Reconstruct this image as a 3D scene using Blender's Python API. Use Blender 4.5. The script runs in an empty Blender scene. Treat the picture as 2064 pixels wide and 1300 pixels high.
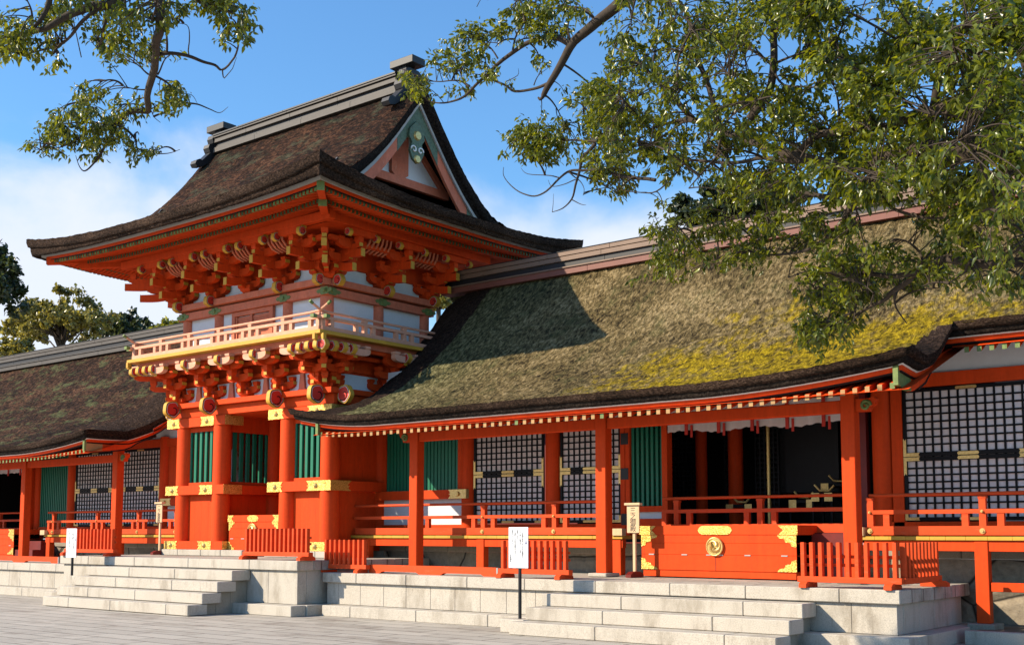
import bpy, math, random
import numpy as np
from mathutils import Vector, Matrix, noise as mnoise

C = bpy.context.scene.collection
PI = math.pi
R = math.radians

# ------------------------------------------------------------------ camera
EYE = 1.6
YAW = R(38.692); PITCH = R(5.3386)
FPX = 2322.18            # focal length in pixels of a 2064 px wide frame
F0 = Vector((-math.sin(YAW), math.cos(YAW), 0)); RGT = Vector((math.cos(YAW), math.sin(YAW), 0)); UP0 = Vector((0, 0, 1))
FWD = F0 * math.cos(PITCH) + UP0 * math.sin(PITCH)
UPV = -F0 * math.sin(PITCH) + UP0 * math.cos(PITCH)
cam_data = bpy.data.cameras.new('camera')
cam_data.sensor_width = 36.0
cam_data.lens = FPX / 2064 * 36
cam_data.shift_y = 0.10005
cam_data.clip_start = 0.1
cam_data.clip_end = 3000
cam = bpy.data.objects.new('camera', cam_data)
C.objects.link(cam)
cam.matrix_world = Matrix(((RGT.x, UPV.x, -FWD.x, 0), (RGT.y, UPV.y, -FWD.y, 0), (RGT.z, UPV.z, -FWD.z, EYE), (0, 0, 0, 1)))
bpy.context.scene.camera = cam

def at(px, py, dist):
    """a real point 'dist' metres ahead of the camera, seen at photo pixel (px, py)"""
    d = F0 * 1.0
    r = FWD * FPX + RGT * (px - 1032) - UPV * (py - 856.5)
    k = dist / (r.dot(F0))
    return Vector((0, 0, EYE)) + r * k

# ------------------------------------------------------------------ sky, sun, exposure
SUN_EL = R(31.0); SUN_AZ = R(41.0)       # light travels towards +X,+Y : azimuth from +Y to +X
LDIR = Vector((math.sin(SUN_AZ) * math.cos(SUN_EL), math.cos(SUN_AZ) * math.cos(SUN_EL), -math.sin(SUN_EL)))
sc = bpy.context.scene
sc.cycles.diffuse_bounces = 1; sc.cycles.max_bounces = 6; sc.cycles.transparent_max_bounces = 4
sc.view_settings.view_transform = 'Standard'
sc.view_settings.look = 'None'
sc.view_settings.exposure = 0.55
sc.view_settings.gamma = 1.0
sun_data = bpy.data.lights.new('sun', 'SUN')
sun_data.energy = 5.0
sun_data.angle = R(0.5)
sun_data.color = (1.0, 0.86, 0.66)
sun = bpy.data.objects.new('sun', sun_data)
C.objects.link(sun)
sun.rotation_euler = LDIR.to_track_quat('-Z', 'Y').to_euler()

world = bpy.data.worlds.new('World')
sc.world = world
world.use_nodes = True
nt = world.node_tree
for n in list(nt.nodes): nt.nodes.remove(n)
def N(t, typ, **kw):
    n = t.nodes.new(typ)
    for k, v in kw.items(): setattr(n, k, v)
    return n
wo = N(nt, 'ShaderNodeOutputWorld')
bg = N(nt, 'ShaderNodeBackground')
bg.inputs['Strength'].default_value = 0.065
sky = N(nt, 'ShaderNodeTexSky', sky_type='NISHITA', sun_disc=False)
sky.sun_elevation = SUN_EL
sky.sun_rotation = SUN_AZ + PI           # the sun stands opposite the light's travel
sky.altitude = 30; sky.air_density = 1.35; sky.dust_density = 0.25; sky.ozone_density = 3.0
tc = N(nt, 'ShaderNodeTexCoord')
def wmath(op, a, b=None, clamp=False):
    n = N(nt, 'ShaderNodeMath', operation=op, use_clamp=clamp)
    for i, v in enumerate((a, b)):
        if v is None: continue
        if isinstance(v, (int, float)): n.inputs[i].default_value = v
        else: nt.links.new(v, n.inputs[i])
    return n.outputs[0]
sep = N(nt, 'ShaderNodeSeparateXYZ'); nt.links.new(tc.outputs['Generated'], sep.inputs[0])
cmap = N(nt, 'ShaderNodeMapping'); cmap.inputs['Scale'].default_value = (2.0, 2.0, 3.4)
cmap.inputs['Location'].default_value = (0.35, 0.1, 0.2)
nt.links.new(tc.outputs['Generated'], cmap.inputs[0])
cn = N(nt, 'ShaderNodeTexNoise'); cn.inputs['Scale'].default_value = 2.1; cn.inputs['Detail'].default_value = 9; cn.inputs['Roughness'].default_value = 0.52; cn.inputs['Distortion'].default_value = 0.25
nt.links.new(cmap.outputs[0], cn.inputs['Vector'])
# cloud bank low in the sky, reaching higher towards the west (left)
z0 = wmath('ADD', wmath('MULTIPLY', sep.outputs[0], -0.16), 0.205)
thr = wmath('ADD', wmath('MULTIPLY', wmath('SUBTRACT', sep.outputs[2], z0), 1.9), 0.47)
cl = wmath('MULTIPLY', wmath('SUBTRACT', cn.outputs[0], thr), 4.0, True)
soft = N(nt, 'ShaderNodeMapRange', interpolation_type='SMOOTHSTEP'); nt.links.new(cl, soft.inputs[0])
mixc = N(nt, 'ShaderNodeMixRGB'); mixc.inputs[2].default_value = (9.5, 10.0, 11.2, 1)
fac = wmath('MULTIPLY', soft.outputs[0], 0.93)
tint = N(nt, 'ShaderNodeMixRGB', blend_type='MULTIPLY'); tint.inputs[0].default_value = 1; tint.inputs[2].default_value = (1.22, 1.83, 2.35, 1)
nt.links.new(sky.outputs[0], tint.inputs[1])
nt.links.new(fac, mixc.inputs[0]); nt.links.new(tint.outputs[0], mixc.inputs[1])
nt.links.new(mixc.outputs[0], bg.inputs[0]); nt.links.new(bg.outputs[0], wo.inputs[0])

# ------------------------------------------------------------------ materials
M = {}
def new_mat(name):
    m = bpy.data.materials.new(name); m.use_nodes = True
    t = m.node_tree
    b = next(n for n in t.nodes if n.type == 'BSDF_PRINCIPLED')
    M[name] = m
    return m, t, b
def pos(t):
    return N(t, 'ShaderNodeNewGeometry').outputs['Position']
def mapped(t, scale, rot=(0, 0, 0), src=None):
    mp = N(t, 'ShaderNodeMapping'); mp.inputs['Scale'].default_value = scale; mp.inputs['Rotation'].default_value = rot
    t.links.new(src or pos(t), mp.inputs[0]); return mp.outputs[0]
def tex_noise(t, vec, scale, detail=4, rough=0.55, dist=0.0):
    n = N(t, 'ShaderNodeTexNoise'); n.inputs['Scale'].default_value = scale; n.inputs['Detail'].default_value = detail
    n.inputs['Roughness'].default_value = rough; n.inputs['Distortion'].default_value = dist
    t.links.new(vec, n.inputs['Vector']); return n.outputs[0]
def ramp(t, fac, stops):
    r = N(t, 'ShaderNodeValToRGB'); t.links.new(fac, r.inputs[0])
    cr = r.color_ramp
    while len(cr.elements) < len(stops): cr.elements.new(0.5)
    for e, (p, c) in zip(cr.elements, stops):
        e.position = p; e.color = tuple(c) + (1,) if len(c) == 3 else c
    return r.outputs[0]
def mixrgb(t, fac, a, b, mode='MIX'):
    n = N(t, 'ShaderNodeMixRGB', blend_type=mode)
    for s, v in zip(n.inputs, (fac, a, b)):
        if isinstance(v, (int, float)): s.default_value = v
        elif isinstance(v, (tuple, list)): s.default_value = tuple(v) + ((1,) if len(v) == 3 else ())
        else: t.links.new(v, s)
    return n.outputs[0]
def vmath(t, op, a, b=None, clamp=False):
    n = N(t, 'ShaderNodeMath', operation=op, use_clamp=clamp)
    for i, v in enumerate((a, b)):
        if v is None: continue
        if isinstance(v, (int, float)): n.inputs[i].default_value = v
        else: t.links.new(v, n.inputs[i])
    return n.outputs[0]
def bump(t, b, h, strength, dist, prev=None):
    n = N(t, 'ShaderNodeBump'); n.inputs['Strength'].default_value = strength; n.inputs['Distance'].default_value = dist
    t.links.new(h, n.inputs['Height'])
    if prev is not None: t.links.new(prev, n.inputs['Normal'])
    if b is not None: t.links.new(n.outputs[0], b.inputs['Normal'])
    return n.outputs[0]
def smoothstep(t, v, a, b):
    n = N(t, 'ShaderNodeMapRange', interpolation_type='SMOOTHSTEP')
    n.inputs[1].default_value = a; n.inputs[2].default_value = b
    t.links.new(v, n.inputs[0]); return n.outputs[0]

def paint(name, col, rough=0.5, var=0.16, grain=(1.2, 1.2, 1.2), bstr=0.08, metal=0.0, worn=None, spec=0.4):
    m, t, b = new_mat(name)
    n1 = tex_noise(t, mapped(t, grain), 3.0, 5, 0.6)
    n2 = tex_noise(t, pos(t), 14.0, 4, 0.6)
    f = vmath(t, 'ADD', vmath(t, 'MULTIPLY', n1, 0.65), vmath(t, 'MULTIPLY', n2, 0.35))
    lo = tuple(c * (1 - var) for c in col); hi = tuple(min(c * (1 + var), 0.95) for c in col)
    c = ramp(t, f, [(0.32, lo), (0.68, hi)])
    if worn:
        w = tex_noise(t, mapped(t, grain), 9.0, 6, 0.7)
        c = mixrgb(t, smoothstep(t, w, 0.56, 0.72), c, worn)
    t.links.new(c, b.inputs['Base Color'])
    b.inputs['Roughness'].default_value = rough; b.inputs['Metallic'].default_value = metal
    b.inputs['Specular IOR Level'].default_value = spec
    if bstr: bump(t, b, n2, bstr, 0.01)
    return m

paint('vermilion', (0.72, 0.066, 0.010), 0.6, 0.13, (3, 3, 0.35), 0.10, worn=(0.60, 0.05, 0.012), spec=0.12)
paint('vermilion_rail', (0.70, 0.08, 0.02), 0.55, 0.12, (0.5, 3, 3), 0.06, worn=(0.62, 0.12, 0.05), spec=0.12)
paint('faded_vermilion', (0.66, 0.185, 0.10), 0.7, 0.16, (2, 2, 1), 0.10, worn=(0.66, 0.30, 0.20), spec=0.2)
paint('pale_vermilion', (0.74, 0.36, 0.23), 0.75, 0.15, (0.7, 0.7, 2), 0.10, worn=(0.76, 0.5, 0.38), spec=0.2)
paint('ochre', (0.62, 0.33, 0.035), 0.6, 0.14, (1, 1, 1), 0.05)
paint('gable_ochre', (0.42, 0.24, 0.09), 0.6, 0.14, (1, 1, 1), 0.05)
paint('slat_green', (0.004, 0.16, 0.085), 0.45, 0.12, (4, 4, 0.4), 0.03)
paint('cap_green', (0.15, 0.21, 0.06), 0.6, 0.3, (4, 4, 4), 0.06, worn=(0.30, 0.33, 0.17))
paint('dark_green', (0.06, 0.085, 0.025), 0.6, 0.4, (6, 6, 6), 0.06, worn=(0.16, 0.22, 0.10))
paint('cloud_red', (0.60, 0.035, 0.02), 0.5, 0.1)
paint('white_line', (0.80, 0.78, 0.74), 0.6, 0.05)
paint('plaster', (0.78, 0.775, 0.79), 0.85, 0.05, (1, 1, 1), 0.03)
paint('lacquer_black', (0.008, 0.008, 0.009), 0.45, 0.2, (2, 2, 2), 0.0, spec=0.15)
paint('black_metal', (0.012, 0.013, 0.015), 0.45, 0.2, (2, 2, 2), 0.0)
paint('screen_paper', (0.78, 0.67, 0.64), 0.9, 0.04)
paint('bare_wood', (0.68, 0.46, 0.26), 0.65, 0.12, (6, 6, 0.8), 0.05)
paint('grey_wood', (0.42, 0.40, 0.37), 0.8, 0.14, (0.5, 2, 4), 0.08)
paint('ridge_copper', (0.20, 0.125, 0.085), 0.55, 0.16, (0.8, 2, 2), 0.06)
paint('ridge_red_copper', (0.19, 0.065, 0.045), 0.55, 0.14, (0.8, 2, 2), 0.05)
paint('ridge_grey', (0.068, 0.058, 0.050), 0.6, 0.25, (0.8, 2, 2), 0.08)
paint('ridge_dark', (0.016, 0.016, 0.018), 0.5, 0.2, (2, 2, 2), 0.05)
paint('dark_interior', (0.014, 0.010, 0.009), 0.6, 0.3)  # near-black: the gloom of the unlit rooms is put into the colour
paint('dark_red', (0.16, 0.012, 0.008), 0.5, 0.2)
paint('sign_white', (0.80, 0.82, 0.84), 0.5, 0.02, bstr=0)
paint('ink', (0.02, 0.018, 0.02), 0.6, 0.1, bstr=0)
paint('blue_ink', (0.05, 0.06, 0.22), 0.6, 0.1, bstr=0)
paint('soil', (0.16, 0.125, 0.09), 0.95, 0.3, (1, 1, 1), 0.4)
paint('patina', (0.16, 0.34, 0.28), 0.5, 0.25)
paint('carved_green', (0.10, 0.15, 0.09), 0.6, 0.4, (6, 6, 6), 0.2, worn=(0.30, 0.12, 0.07))

def mk_gold():
    m, t, b = new_mat('gold_leaf')
    h = tex_noise(t, pos(t), 55.0, 3, 0.7, 0.6)
    c = ramp(t, h, [(0.36, (0.34, 0.16, 0.02)), (0.5, (0.80, 0.50, 0.10)), (0.65, (0.98, 0.74, 0.26))])
    t.links.new(c, b.inputs['Base Color'])
    b.inputs['Metallic'].default_value = 0.65; b.inputs['Roughness'].default_value = 0.38
    bump(t, b, h, 0.55, 0.02)
    m, t, b = new_mat('gold_plain')
    n = tex_noise(t, pos(t), 30.0, 3)
    t.links.new(ramp(t, n, [(0.3, (0.62, 0.40, 0.12)), (0.7, (0.82, 0.58, 0.22))]), b.inputs['Base Color'])
    b.inputs['Metallic'].default_value = 0.55; b.inputs['Roughness'].default_value = 0.36
mk_gold()

def mk_granite(name, base, dirt=0.35):
    m, t, b = new_mat(name)
    sp = tex_noise(t, pos(t), 70.0, 3, 0.75)
    lg = tex_noise(t, pos(t), 1.3, 6, 0.62)
    c = ramp(t, sp, [(0.30, tuple(x * 0.62 for x in base)), (0.46, base), (0.66, tuple(min(x * 1.22, 0.9) for x in base))])
    st = mapped(t, (1.0, 1.0, 0.35))
    stain = tex_noise(t, st, 2.4, 7, 0.68)
    c = mixrgb(t, vmath(t, 'MULTIPLY', smoothstep(t, stain, 0.48, 0.70), dirt + .12), c, (0.20, 0.16, 0.11))
    c = mixrgb(t, vmath(t, 'MULTIPLY', smoothstep(t, tex_noise(t, mapped(t, (2.5, 2.5, 0.4)), 3.0, 6, 0.7), 0.56, 0.75), 0.5), c, (0.15, 0.13, 0.10))
    c = mixrgb(t, vmath(t, 'MULTIPLY', smoothstep(t, lg, 0.35, 0.7), 0.35), c, tuple(x * 0.8 for x in base), 'MIX')
    t.links.new(c, b.inputs['Base Color']); b.inputs['Roughness'].default_value = 0.85
    bump(t, b, sp, 0.25, 0.01)
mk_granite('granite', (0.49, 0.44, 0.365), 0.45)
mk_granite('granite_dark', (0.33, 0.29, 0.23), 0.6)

def mk_paving():
    m, t, b = new_mat('paving')
    br = N(t, 'ShaderNodeTexBrick'); br.offset = 0.37; br.offset_frequency = 2; br.squash = 1.0
    br.inputs['Scale'].default_value = 1.0
    br.inputs['Brick Width'].default_value = 1.25; br.inputs['Row Height'].default_value = 0.46
    br.inputs['Mortar Size'].default_value = 0.020; br.inputs['Mortar Smooth'].default_value = 0.3; br.inputs['Bias'].default_value = -0.2
    br.inputs['Color1'].default_value = (0.40, 0.36, 0.30, 1); br.inputs['Color2'].default_value = (0.52, 0.47, 0.395, 1); br.inputs['Mortar'].default_value = (0.05, 0.04, 0.03, 1)
    wob = tex_noise(t, pos(t), 0.8, 2)
    mp = mapped(t, (1, 1, 1))
    va = N(t, 'ShaderNodeVectorMath', operation='ADD'); t.links.new(mp, va.inputs[0])
    vs = N(t, 'ShaderNodeVectorMath', operation='SCALE'); vs.inputs['Scale'].default_value = 0.03; 
    cmb = N(t, 'ShaderNodeCombineXYZ'); t.links.new(wob, cmb.inputs[0]); t.links.new(wob, cmb.inputs[1]); t.links.new(cmb.outputs[0], vs.inputs[0]); t.links.new(vs.outputs[0], va.inputs[1])
    t.links.new(va.outputs[0], br.inputs['Vector'])
    sp = tex_noise(t, pos(t), 45.0, 4, 0.75)
    pt = tex_noise(t, mapped(t, (0.6, 1.3, 1)), 0.9, 7, 0.68)
    c = mixrgb(t, 0.28, br.outputs[0], ramp(t, sp, [(0.3, (0.12, 0.10, 0.08)), (0.7, (0.72, 0.66, 0.56))]))
    c = mixrgb(t, vmath(t, 'MULTIPLY', smoothstep(t, pt, 0.50, 0.68), 0.55), c, (0.15, 0.115, 0.085))
    c = mixrgb(t, vmath(t, 'MULTIPLY', smoothstep(t, tex_noise(t, mapped(t, (0.35, 1.1, 1)), 2.6, 6, 0.6), 0.56, 0.7), 0.5), c, (0.50, 0.45, 0.37))
    t.links.new(c, b.inputs['Base Color']); b.inputs['Roughness'].default_value = 0.88
    h = vmath(t, 'ADD', vmath(t, 'MULTIPLY', br.outputs['Fac'], -1.0), vmath(t, 'MULTIPLY', sp, 0.35))
    bump(t, b, h, 0.6, 0.012)
mk_paving()

def mk_rubble():
    m, t, b = new_mat('rubble_stone')
    v = N(t, 'ShaderNodeTexVoronoi', feature='DISTANCE_TO_EDGE'); v.inputs['Scale'].default_value = 1.15; v.inputs['Randomness'].default_value = 0.9
    vm = mapped(t, (0.75, 1, 1.25)); t.links.new(vm, v.inputs['Vector'])
    v2 = N(t, 'ShaderNodeTexVoronoi'); v2.inputs['Scale'].default_value = 1.15; v2.inputs['Randomness'].default_value = 0.9; t.links.new(vm, v2.inputs['Vector'])
    n = tex_noise(t, pos(t), 9.0, 6, 0.7)
    hs = N(t, 'ShaderNodeSeparateColor'); t.links.new(v2.outputs['Color'], hs.inputs[0])
    c = ramp(t, hs.outputs[0], [(0.1, (0.20, 0.185, 0.16)), (0.45, (0.33, 0.26, 0.17)), (0.8, (0.27, 0.225, 0.19)), (1, (0.42, 0.32, 0.2))])
    c = mixrgb(t, 0.45, c, ramp(t, n, [(0.3, (0.08, 0.07, 0.055)), (0.7, (0.42, 0.36, 0.27))]))
    c = mixrgb(t, smoothstep(t, v.outputs['Distance'], 0.035, 0.0), c, (0.02, 0.016, 0.012))
    t.links.new(c, b.inputs['Base Color']); b.inputs['Roughness'].default_value = 0.9
    h = vmath(t, 'ADD', smoothstep(t, v.outputs['Distance'], 0.0, 0.12), vmath(t, 'MULTIPLY', n, 0.5))
    bump(t, b, h, 0.8, 0.06)
mk_rubble()

def mk_thatch(name, cols, moss=None, moss_amt=0.0, zone=None, grain=16.0, slope=(1, 1, 1), bs=1.0):
    """shaggy bark/thatch; cols = dark, mid, light; moss = colour of flecks; zone = (x0, x1, y0, y1, colour) patch of thick moss"""
    m, t, b = new_mat(name)
    g = tex_noise(t, mapped(t, slope), grain, 4, 0.62, 0.4)
    g2 = tex_noise(t, mapped(t, slope), grain * 3.1, 3, 0.7)
    big = tex_noise(t, mapped(t, (0.8, 0.8, 0.8)), 0.75, 5, 0.6)
    f = vmath(t, 'ADD', vmath(t, 'MULTIPLY', g, 0.55), vmath(t, 'ADD', vmath(t, 'MULTIPLY', big, 0.30), vmath(t, 'MULTIPLY', g2, 0.22)))
    c = ramp(t, f, [(0.43, cols[0]), (0.54, cols[1]), (0.66, cols[2])])
    if moss:
        mn = tex_noise(t, mapped(t, slope), 2.3, 8, 0.72)
        c = mixrgb(t, vmath(t, 'MULTIPLY', smoothstep(t, mn, 0.50, 0.66), moss_amt), c, mixrgb(t, g, tuple(x * 0.45 for x in moss), tuple(x * 1.5 for x in moss)))
    if zone:
        sx = N(t, 'ShaderNodeSeparateXYZ'); t.links.new(pos(t), sx.inputs[0])
        zx = vmath(t, 'MULTIPLY', smoothstep(t, sx.outputs[0], zone[0] - 3.6, zone[0] + 2.2), smoothstep(t, sx.outputs[0], zone[1] + 2.5, zone[1] - 0.5))
        zy = smoothstep(t, sx.outputs[1], zone[3] + 1.6, zone[3] - 1.9)
        pn = tex_noise(t, mapped(t, (0.8, 0.9, 0.9)), 1.15, 9, 0.68, 0.6)
        pn2 = tex_noise(t, mapped(t, slope), 5.5, 5, 0.7)
        z = vmath(t, 'ADD', vmath(t, 'MULTIPLY', zx, zy), vmath(t, 'ADD', vmath(t, 'MULTIPLY', vmath(t, 'SUBTRACT', pn, 0.5), 2.6), vmath(t, 'MULTIPLY', vmath(t, 'SUBTRACT', pn2, 0.5), 1.6)))
        zm = vmath(t, 'MULTIPLY', smoothstep(t, z, 0.45, 1.05), vmath(t, 'MULTIPLY', smoothstep(t, vmath(t, 'MULTIPLY', zx, zy), 0.02, 0.3), 0.92))
        c = mixrgb(t, zm, c, ramp(t, vmath(t, 'ADD', vmath(t, 'MULTIPLY', g, 0.6), vmath(t, 'MULTIPLY', pn2, 0.4)), [(0.40, tuple(x * 0.16 for x in zone[4])), (0.50, tuple(x * 0.75 for x in zone[4])), (0.62, tuple(min(x * 1.5, 0.8) for x in zone[4]))]))
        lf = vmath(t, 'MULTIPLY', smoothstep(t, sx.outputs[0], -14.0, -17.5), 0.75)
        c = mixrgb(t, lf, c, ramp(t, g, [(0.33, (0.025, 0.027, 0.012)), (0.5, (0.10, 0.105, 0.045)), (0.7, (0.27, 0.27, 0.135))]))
    t.links.new(c, b.inputs['Base Color']); b.inputs['Roughness'].default_value = 0.95
    b.inputs['Specular IOR Level'].default_value = 0.12
    h = vmath(t, 'ADD', g, vmath(t, 'MULTIPLY', g2, 0.5))
    bump(t, b, h, bs, 0.11)
mk_thatch('thatch_mossy', ((0.020, 0.014, 0.007), (0.155, 0.112, 0.046), (0.42, 0.31, 0.155)), (0.10, 0.10, 0.036), 0.55, (-11.0, -3.0, 16, 19.2, (0.36, 0.25, 0.006)), grain=13, slope=(1.1, 0.55, 0.6))
mk_thatch('thatch_brown', ((0.007, 0.005, 0.004), (0.036, 0.017, 0.010), (0.15, 0.068, 0.036)), (0.075, 0.085, 0.05), 0.75, grain=13, slope=(0.5, 1, 1), bs=1.0)
mk_thatch('thatch_dark_moss', ((0.008, 0.006, 0.005), (0.042, 0.021, 0.013), (0.16, 0.08, 0.045)), (0.11, 0.13, 0.055), 0.8, grain=12, slope=(0.5, 1, 1), bs=1.0)
mk_thatch('thatch_bare', ((0.010, 0.007, 0.005), (0.038, 0.022, 0.015), (0.11, 0.07, 0.05)), None, 0, grain=18, bs=0.9)
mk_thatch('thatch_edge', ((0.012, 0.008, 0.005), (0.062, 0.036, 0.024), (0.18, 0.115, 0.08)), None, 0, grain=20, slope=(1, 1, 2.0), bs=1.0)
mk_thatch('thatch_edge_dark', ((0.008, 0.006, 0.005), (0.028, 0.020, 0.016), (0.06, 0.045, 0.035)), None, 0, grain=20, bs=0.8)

def mk_leaf(name, a, bcol, trans):
    m, t, b = new_mat(name)
    oi = N(t, 'ShaderNodeNewGeometry')
    n = tex_noise(t, oi.outputs['Position'], 3.0, 3)
    rnd = oi.outputs['Random Per Island']
    f = vmath(t, 'ADD', vmath(t, 'MULTIPLY', rnd, 0.75), vmath(t, 'MULTIPLY', n, 0.25))
    c = ramp(t, f, [(0.12, a), (0.65, bcol), (0.96, tuple(min(x * 1.5, 0.6) for x in bcol))])
    t.links.new(c, b.inputs['Base Color'])
    b.inputs['Roughness'].default_value = 0.30; b.inputs['Specular IOR Level'].default_value = 0.55
    tr = N(t, 'ShaderNodeBsdfTranslucent'); t.links.new(mixrgb(t, 1.0, c, trans, 'MULTIPLY'), tr.inputs[0])
    mx = N(t, 'ShaderNodeMixShader'); mx.inputs[0].default_value = 0.36
    out = next(x for x in t.nodes if x.type == 'OUTPUT_MATERIAL')
    t.links.new(b.outputs[0], mx.inputs[1]); t.links.new(tr.outputs[0], mx.inputs[2]); t.links.new(mx.outputs[0], out.inputs[0])
mk_leaf('camphor_leaf', (0.022, 0.045, 0.007), (0.135, 0.16, 0.012), (2.6, 2.2, 0.8))
mk_leaf('olive_leaf', (0.08, 0.085, 0.02), (0.26, 0.235, 0.06), (1.8, 1.6, 0.8))
mk_leaf('dark_leaf', (0.018, 0.028, 0.012), (0.065, 0.08, 0.03), (1.5, 1.5, 0.8))
mk_leaf('bright_leaf', (0.08, 0.10, 0.015), (0.22, 0.21, 0.03), (1.8, 1.7, 0.7))
paint('bark', (0.05, 0.036, 0.025), 0.9, 0.35, (6, 6, 1.5), 0.5)

# ------------------------------------------------------------------ mesh helpers
def lerp(a, b, t): return a + (b - a) * t
def cl01(t): return max(0.0, min(1.0, t))
class MB:
    def __init__(s): s.v = []; s.f = []; s.m = []; s.sm = []
    def add(s, vs, fs, m=0, smooth=False):
        o = len(s.v); s.v += [tuple(p) for p in vs]
        for f in fs:
            s.f.append(tuple(i + o for i in f)); s.m.append(m); s.sm.append(smooth)
        return s
    def box(s, x0, x1, y0, y1, z0, z1, m=0, c=0.0):
        if x1 < x0: x0, x1 = x1, x0
        if y1 < y0: y0, y1 = y1, y0
        if z1 < z0: z0, z1 = z1, z0
        if c <= 0:
            vs = [(x0, y0, z0), (x1, y0, z0), (x1, y1, z0), (x0, y1, z0), (x0, y0, z1), (x1, y0, z1), (x1, y1, z1), (x0, y1, z1)]
            return s.add(vs, [(0, 3, 2, 1), (4, 5, 6, 7), (0, 1, 5, 4), (1, 2, 6, 5), (2, 3, 7, 6), (3, 0, 4, 7)], m)
        vs = []; idx = {}
        for i, (X, sx) in enumerate(((x0, 1), (x1, -1))):
            for j, (Y, sy) in enumerate(((y0, 1), (y1, -1))):
                for k, (Z, sz) in enumerate(((z0, 1), (z1, -1))):
                    idx[i, j, k, 0] = len(vs); vs.append((X, Y + sy * c, Z + sz * c))
                    idx[i, j, k, 1] = len(vs); vs.append((X + sx * c, Y, Z + sz * c))
                    idx[i, j, k, 2] = len(vs); vs.append((X + sx * c, Y + sy * c, Z))
        fs = []
        I = lambda *a: idx[a]
        for i in (0, 1): fs.append((I(i, 0, 0, 0), I(i, 1, 0, 0), I(i, 1, 1, 0), I(i, 0, 1, 0)))
        for j in (0, 1): fs.append((I(0, j, 0, 1), I(1, j, 0, 1), I(1, j, 1, 1), I(0, j, 1, 1)))
        for k in (0, 1): fs.append((I(0, 0, k, 2), I(1, 0, k, 2), I(1, 1, k, 2), I(0, 1, k, 2)))
        for i in (0, 1):
            for j in (0, 1): fs.append((I(i, j, 0, 0), I(i, j, 1, 0), I(i, j, 1, 1), I(i, j, 0, 1)))
            for k in (0, 1): fs.append((I(i, 0, k, 0), I(i, 1, k, 0), I(i, 1, k, 2), I(i, 0, k, 2)))
        for j in (0, 1):
            for k in (0, 1): fs.append((I(0, j, k, 1), I(1, j, k, 1), I(1, j, k, 2), I(0, j, k, 2)))
        for i in (0, 1):
            for j in (0, 1):
                for k in (0, 1): fs.append((I(i, j, k, 0), I(i, j, k, 1), I(i, j, k, 2)))
        return s.add(vs, fs, m)
    def prism(s, poly, axis, a0, a1, m=0, mcap0=None, mcap1=None):
        """poly: 2-D outline in the two remaining axes (x->(y,z), y->(x,z), z->(x,y)), extruded a0..a1"""
        def P(u, v, a): return (a, u, v) if axis == 'x' else ((u, a, v) if axis == 'y' else (u, v, a))
        n = len(poly)
        vs = [P(u, v, a0) for u, v in poly] + [P(u, v, a1) for u, v in poly]
        s.add(vs, [(i, (i + 1) % n, n + (i + 1) % n, n + i) for i in range(n)], m)
        s.add(vs[:n], [tuple(range(n))], m if mcap0 is None else mcap0)
        s.add(vs[n:], [tuple(range(n))], m if mcap1 is None else mcap1)
        return s
    def cyl(s, p0, p1, r0, r1=None, n=20, m=0, caps=True):
        r1 = r0 if r1 is None else r1
        return s.tube([p0, p1], [r0, r1], n, m, caps)
    def tube(s, pts, rs, n=8, m=0, caps=True):
        pts = [Vector(p) for p in pts]
        if isinstance(rs, (int, float)): rs = [rs] * len(pts)
        rings = []; prev = None; vs = []
        for i, p in enumerate(pts):
            d = (pts[min(i + 1, len(pts) - 1)] - pts[max(i - 1, 0)])
            if d.length < 1e-9: d = Vector((0, 0, 1))
            d.normalize()
            if prev is None:
                a = Vector((0, 0, 1)) if abs(d.z) < 0.9 else Vector((1, 0, 0))
                u = d.cross(a).normalized()
            else:
                u = (prev - d * prev.dot(d))
                u = u.normalized() if u.length > 1e-6 else d.orthogonal().normalized()
            prev = u; w = d.cross(u)
            vs += [p + (u * math.cos(2 * PI * k / n) + w * math.sin(2 * PI * k / n)) * rs[i] for k in range(n)]
        fs = []
        for i in range(len(pts) - 1):
            for k in range(n):
                fs.append((i * n + k, i * n + (k + 1) % n, (i + 1) * n + (k + 1) % n, (i + 1) * n + k))
        s.add(vs, fs, m, True)
        if caps:
            s.add(vs[:n], [tuple(range(n - 1, -1, -1))], m); s.add(vs[-n:], [tuple(range(n))], m)
        return s
    def lathe(s, cx, cy, prof, n=24, m=0, axis='z'):
        vs = []
        for r, h in prof:
            for k in range(n):
                a = 2 * PI * k / n
                if axis == 'z': vs.append((cx + r * math.cos(a), cy + r * math.sin(a), h))
        fs = [(i * n + k, i * n + (k + 1) % n, (i + 1) * n + (k + 1) % n, (i + 1) * n + k) for i in range(len(prof) - 1) for k in range(n)]
        return s.add(vs, fs, m, True)
    def disc(s, c, nrm, r, th, n=16, m=0):
        c = Vector(c); nn = Vector(nrm).normalized()
        return s.tube([c, c + nn * th], [r, r * 0.8], n, m)
    def grid(s, nu, nv, fn, m=0, smooth=True, wrap=False):
        vs = [fn(i, j) for j in range(nv) for i in range(nu)]
        fs = [(j * nu + i, j * nu + i + 1, (j + 1) * nu + i + 1, (j + 1) * nu + i) for j in range(nv - 1) for i in range(nu - 1)]
        return s.add(vs, fs, m, smooth)
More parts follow.
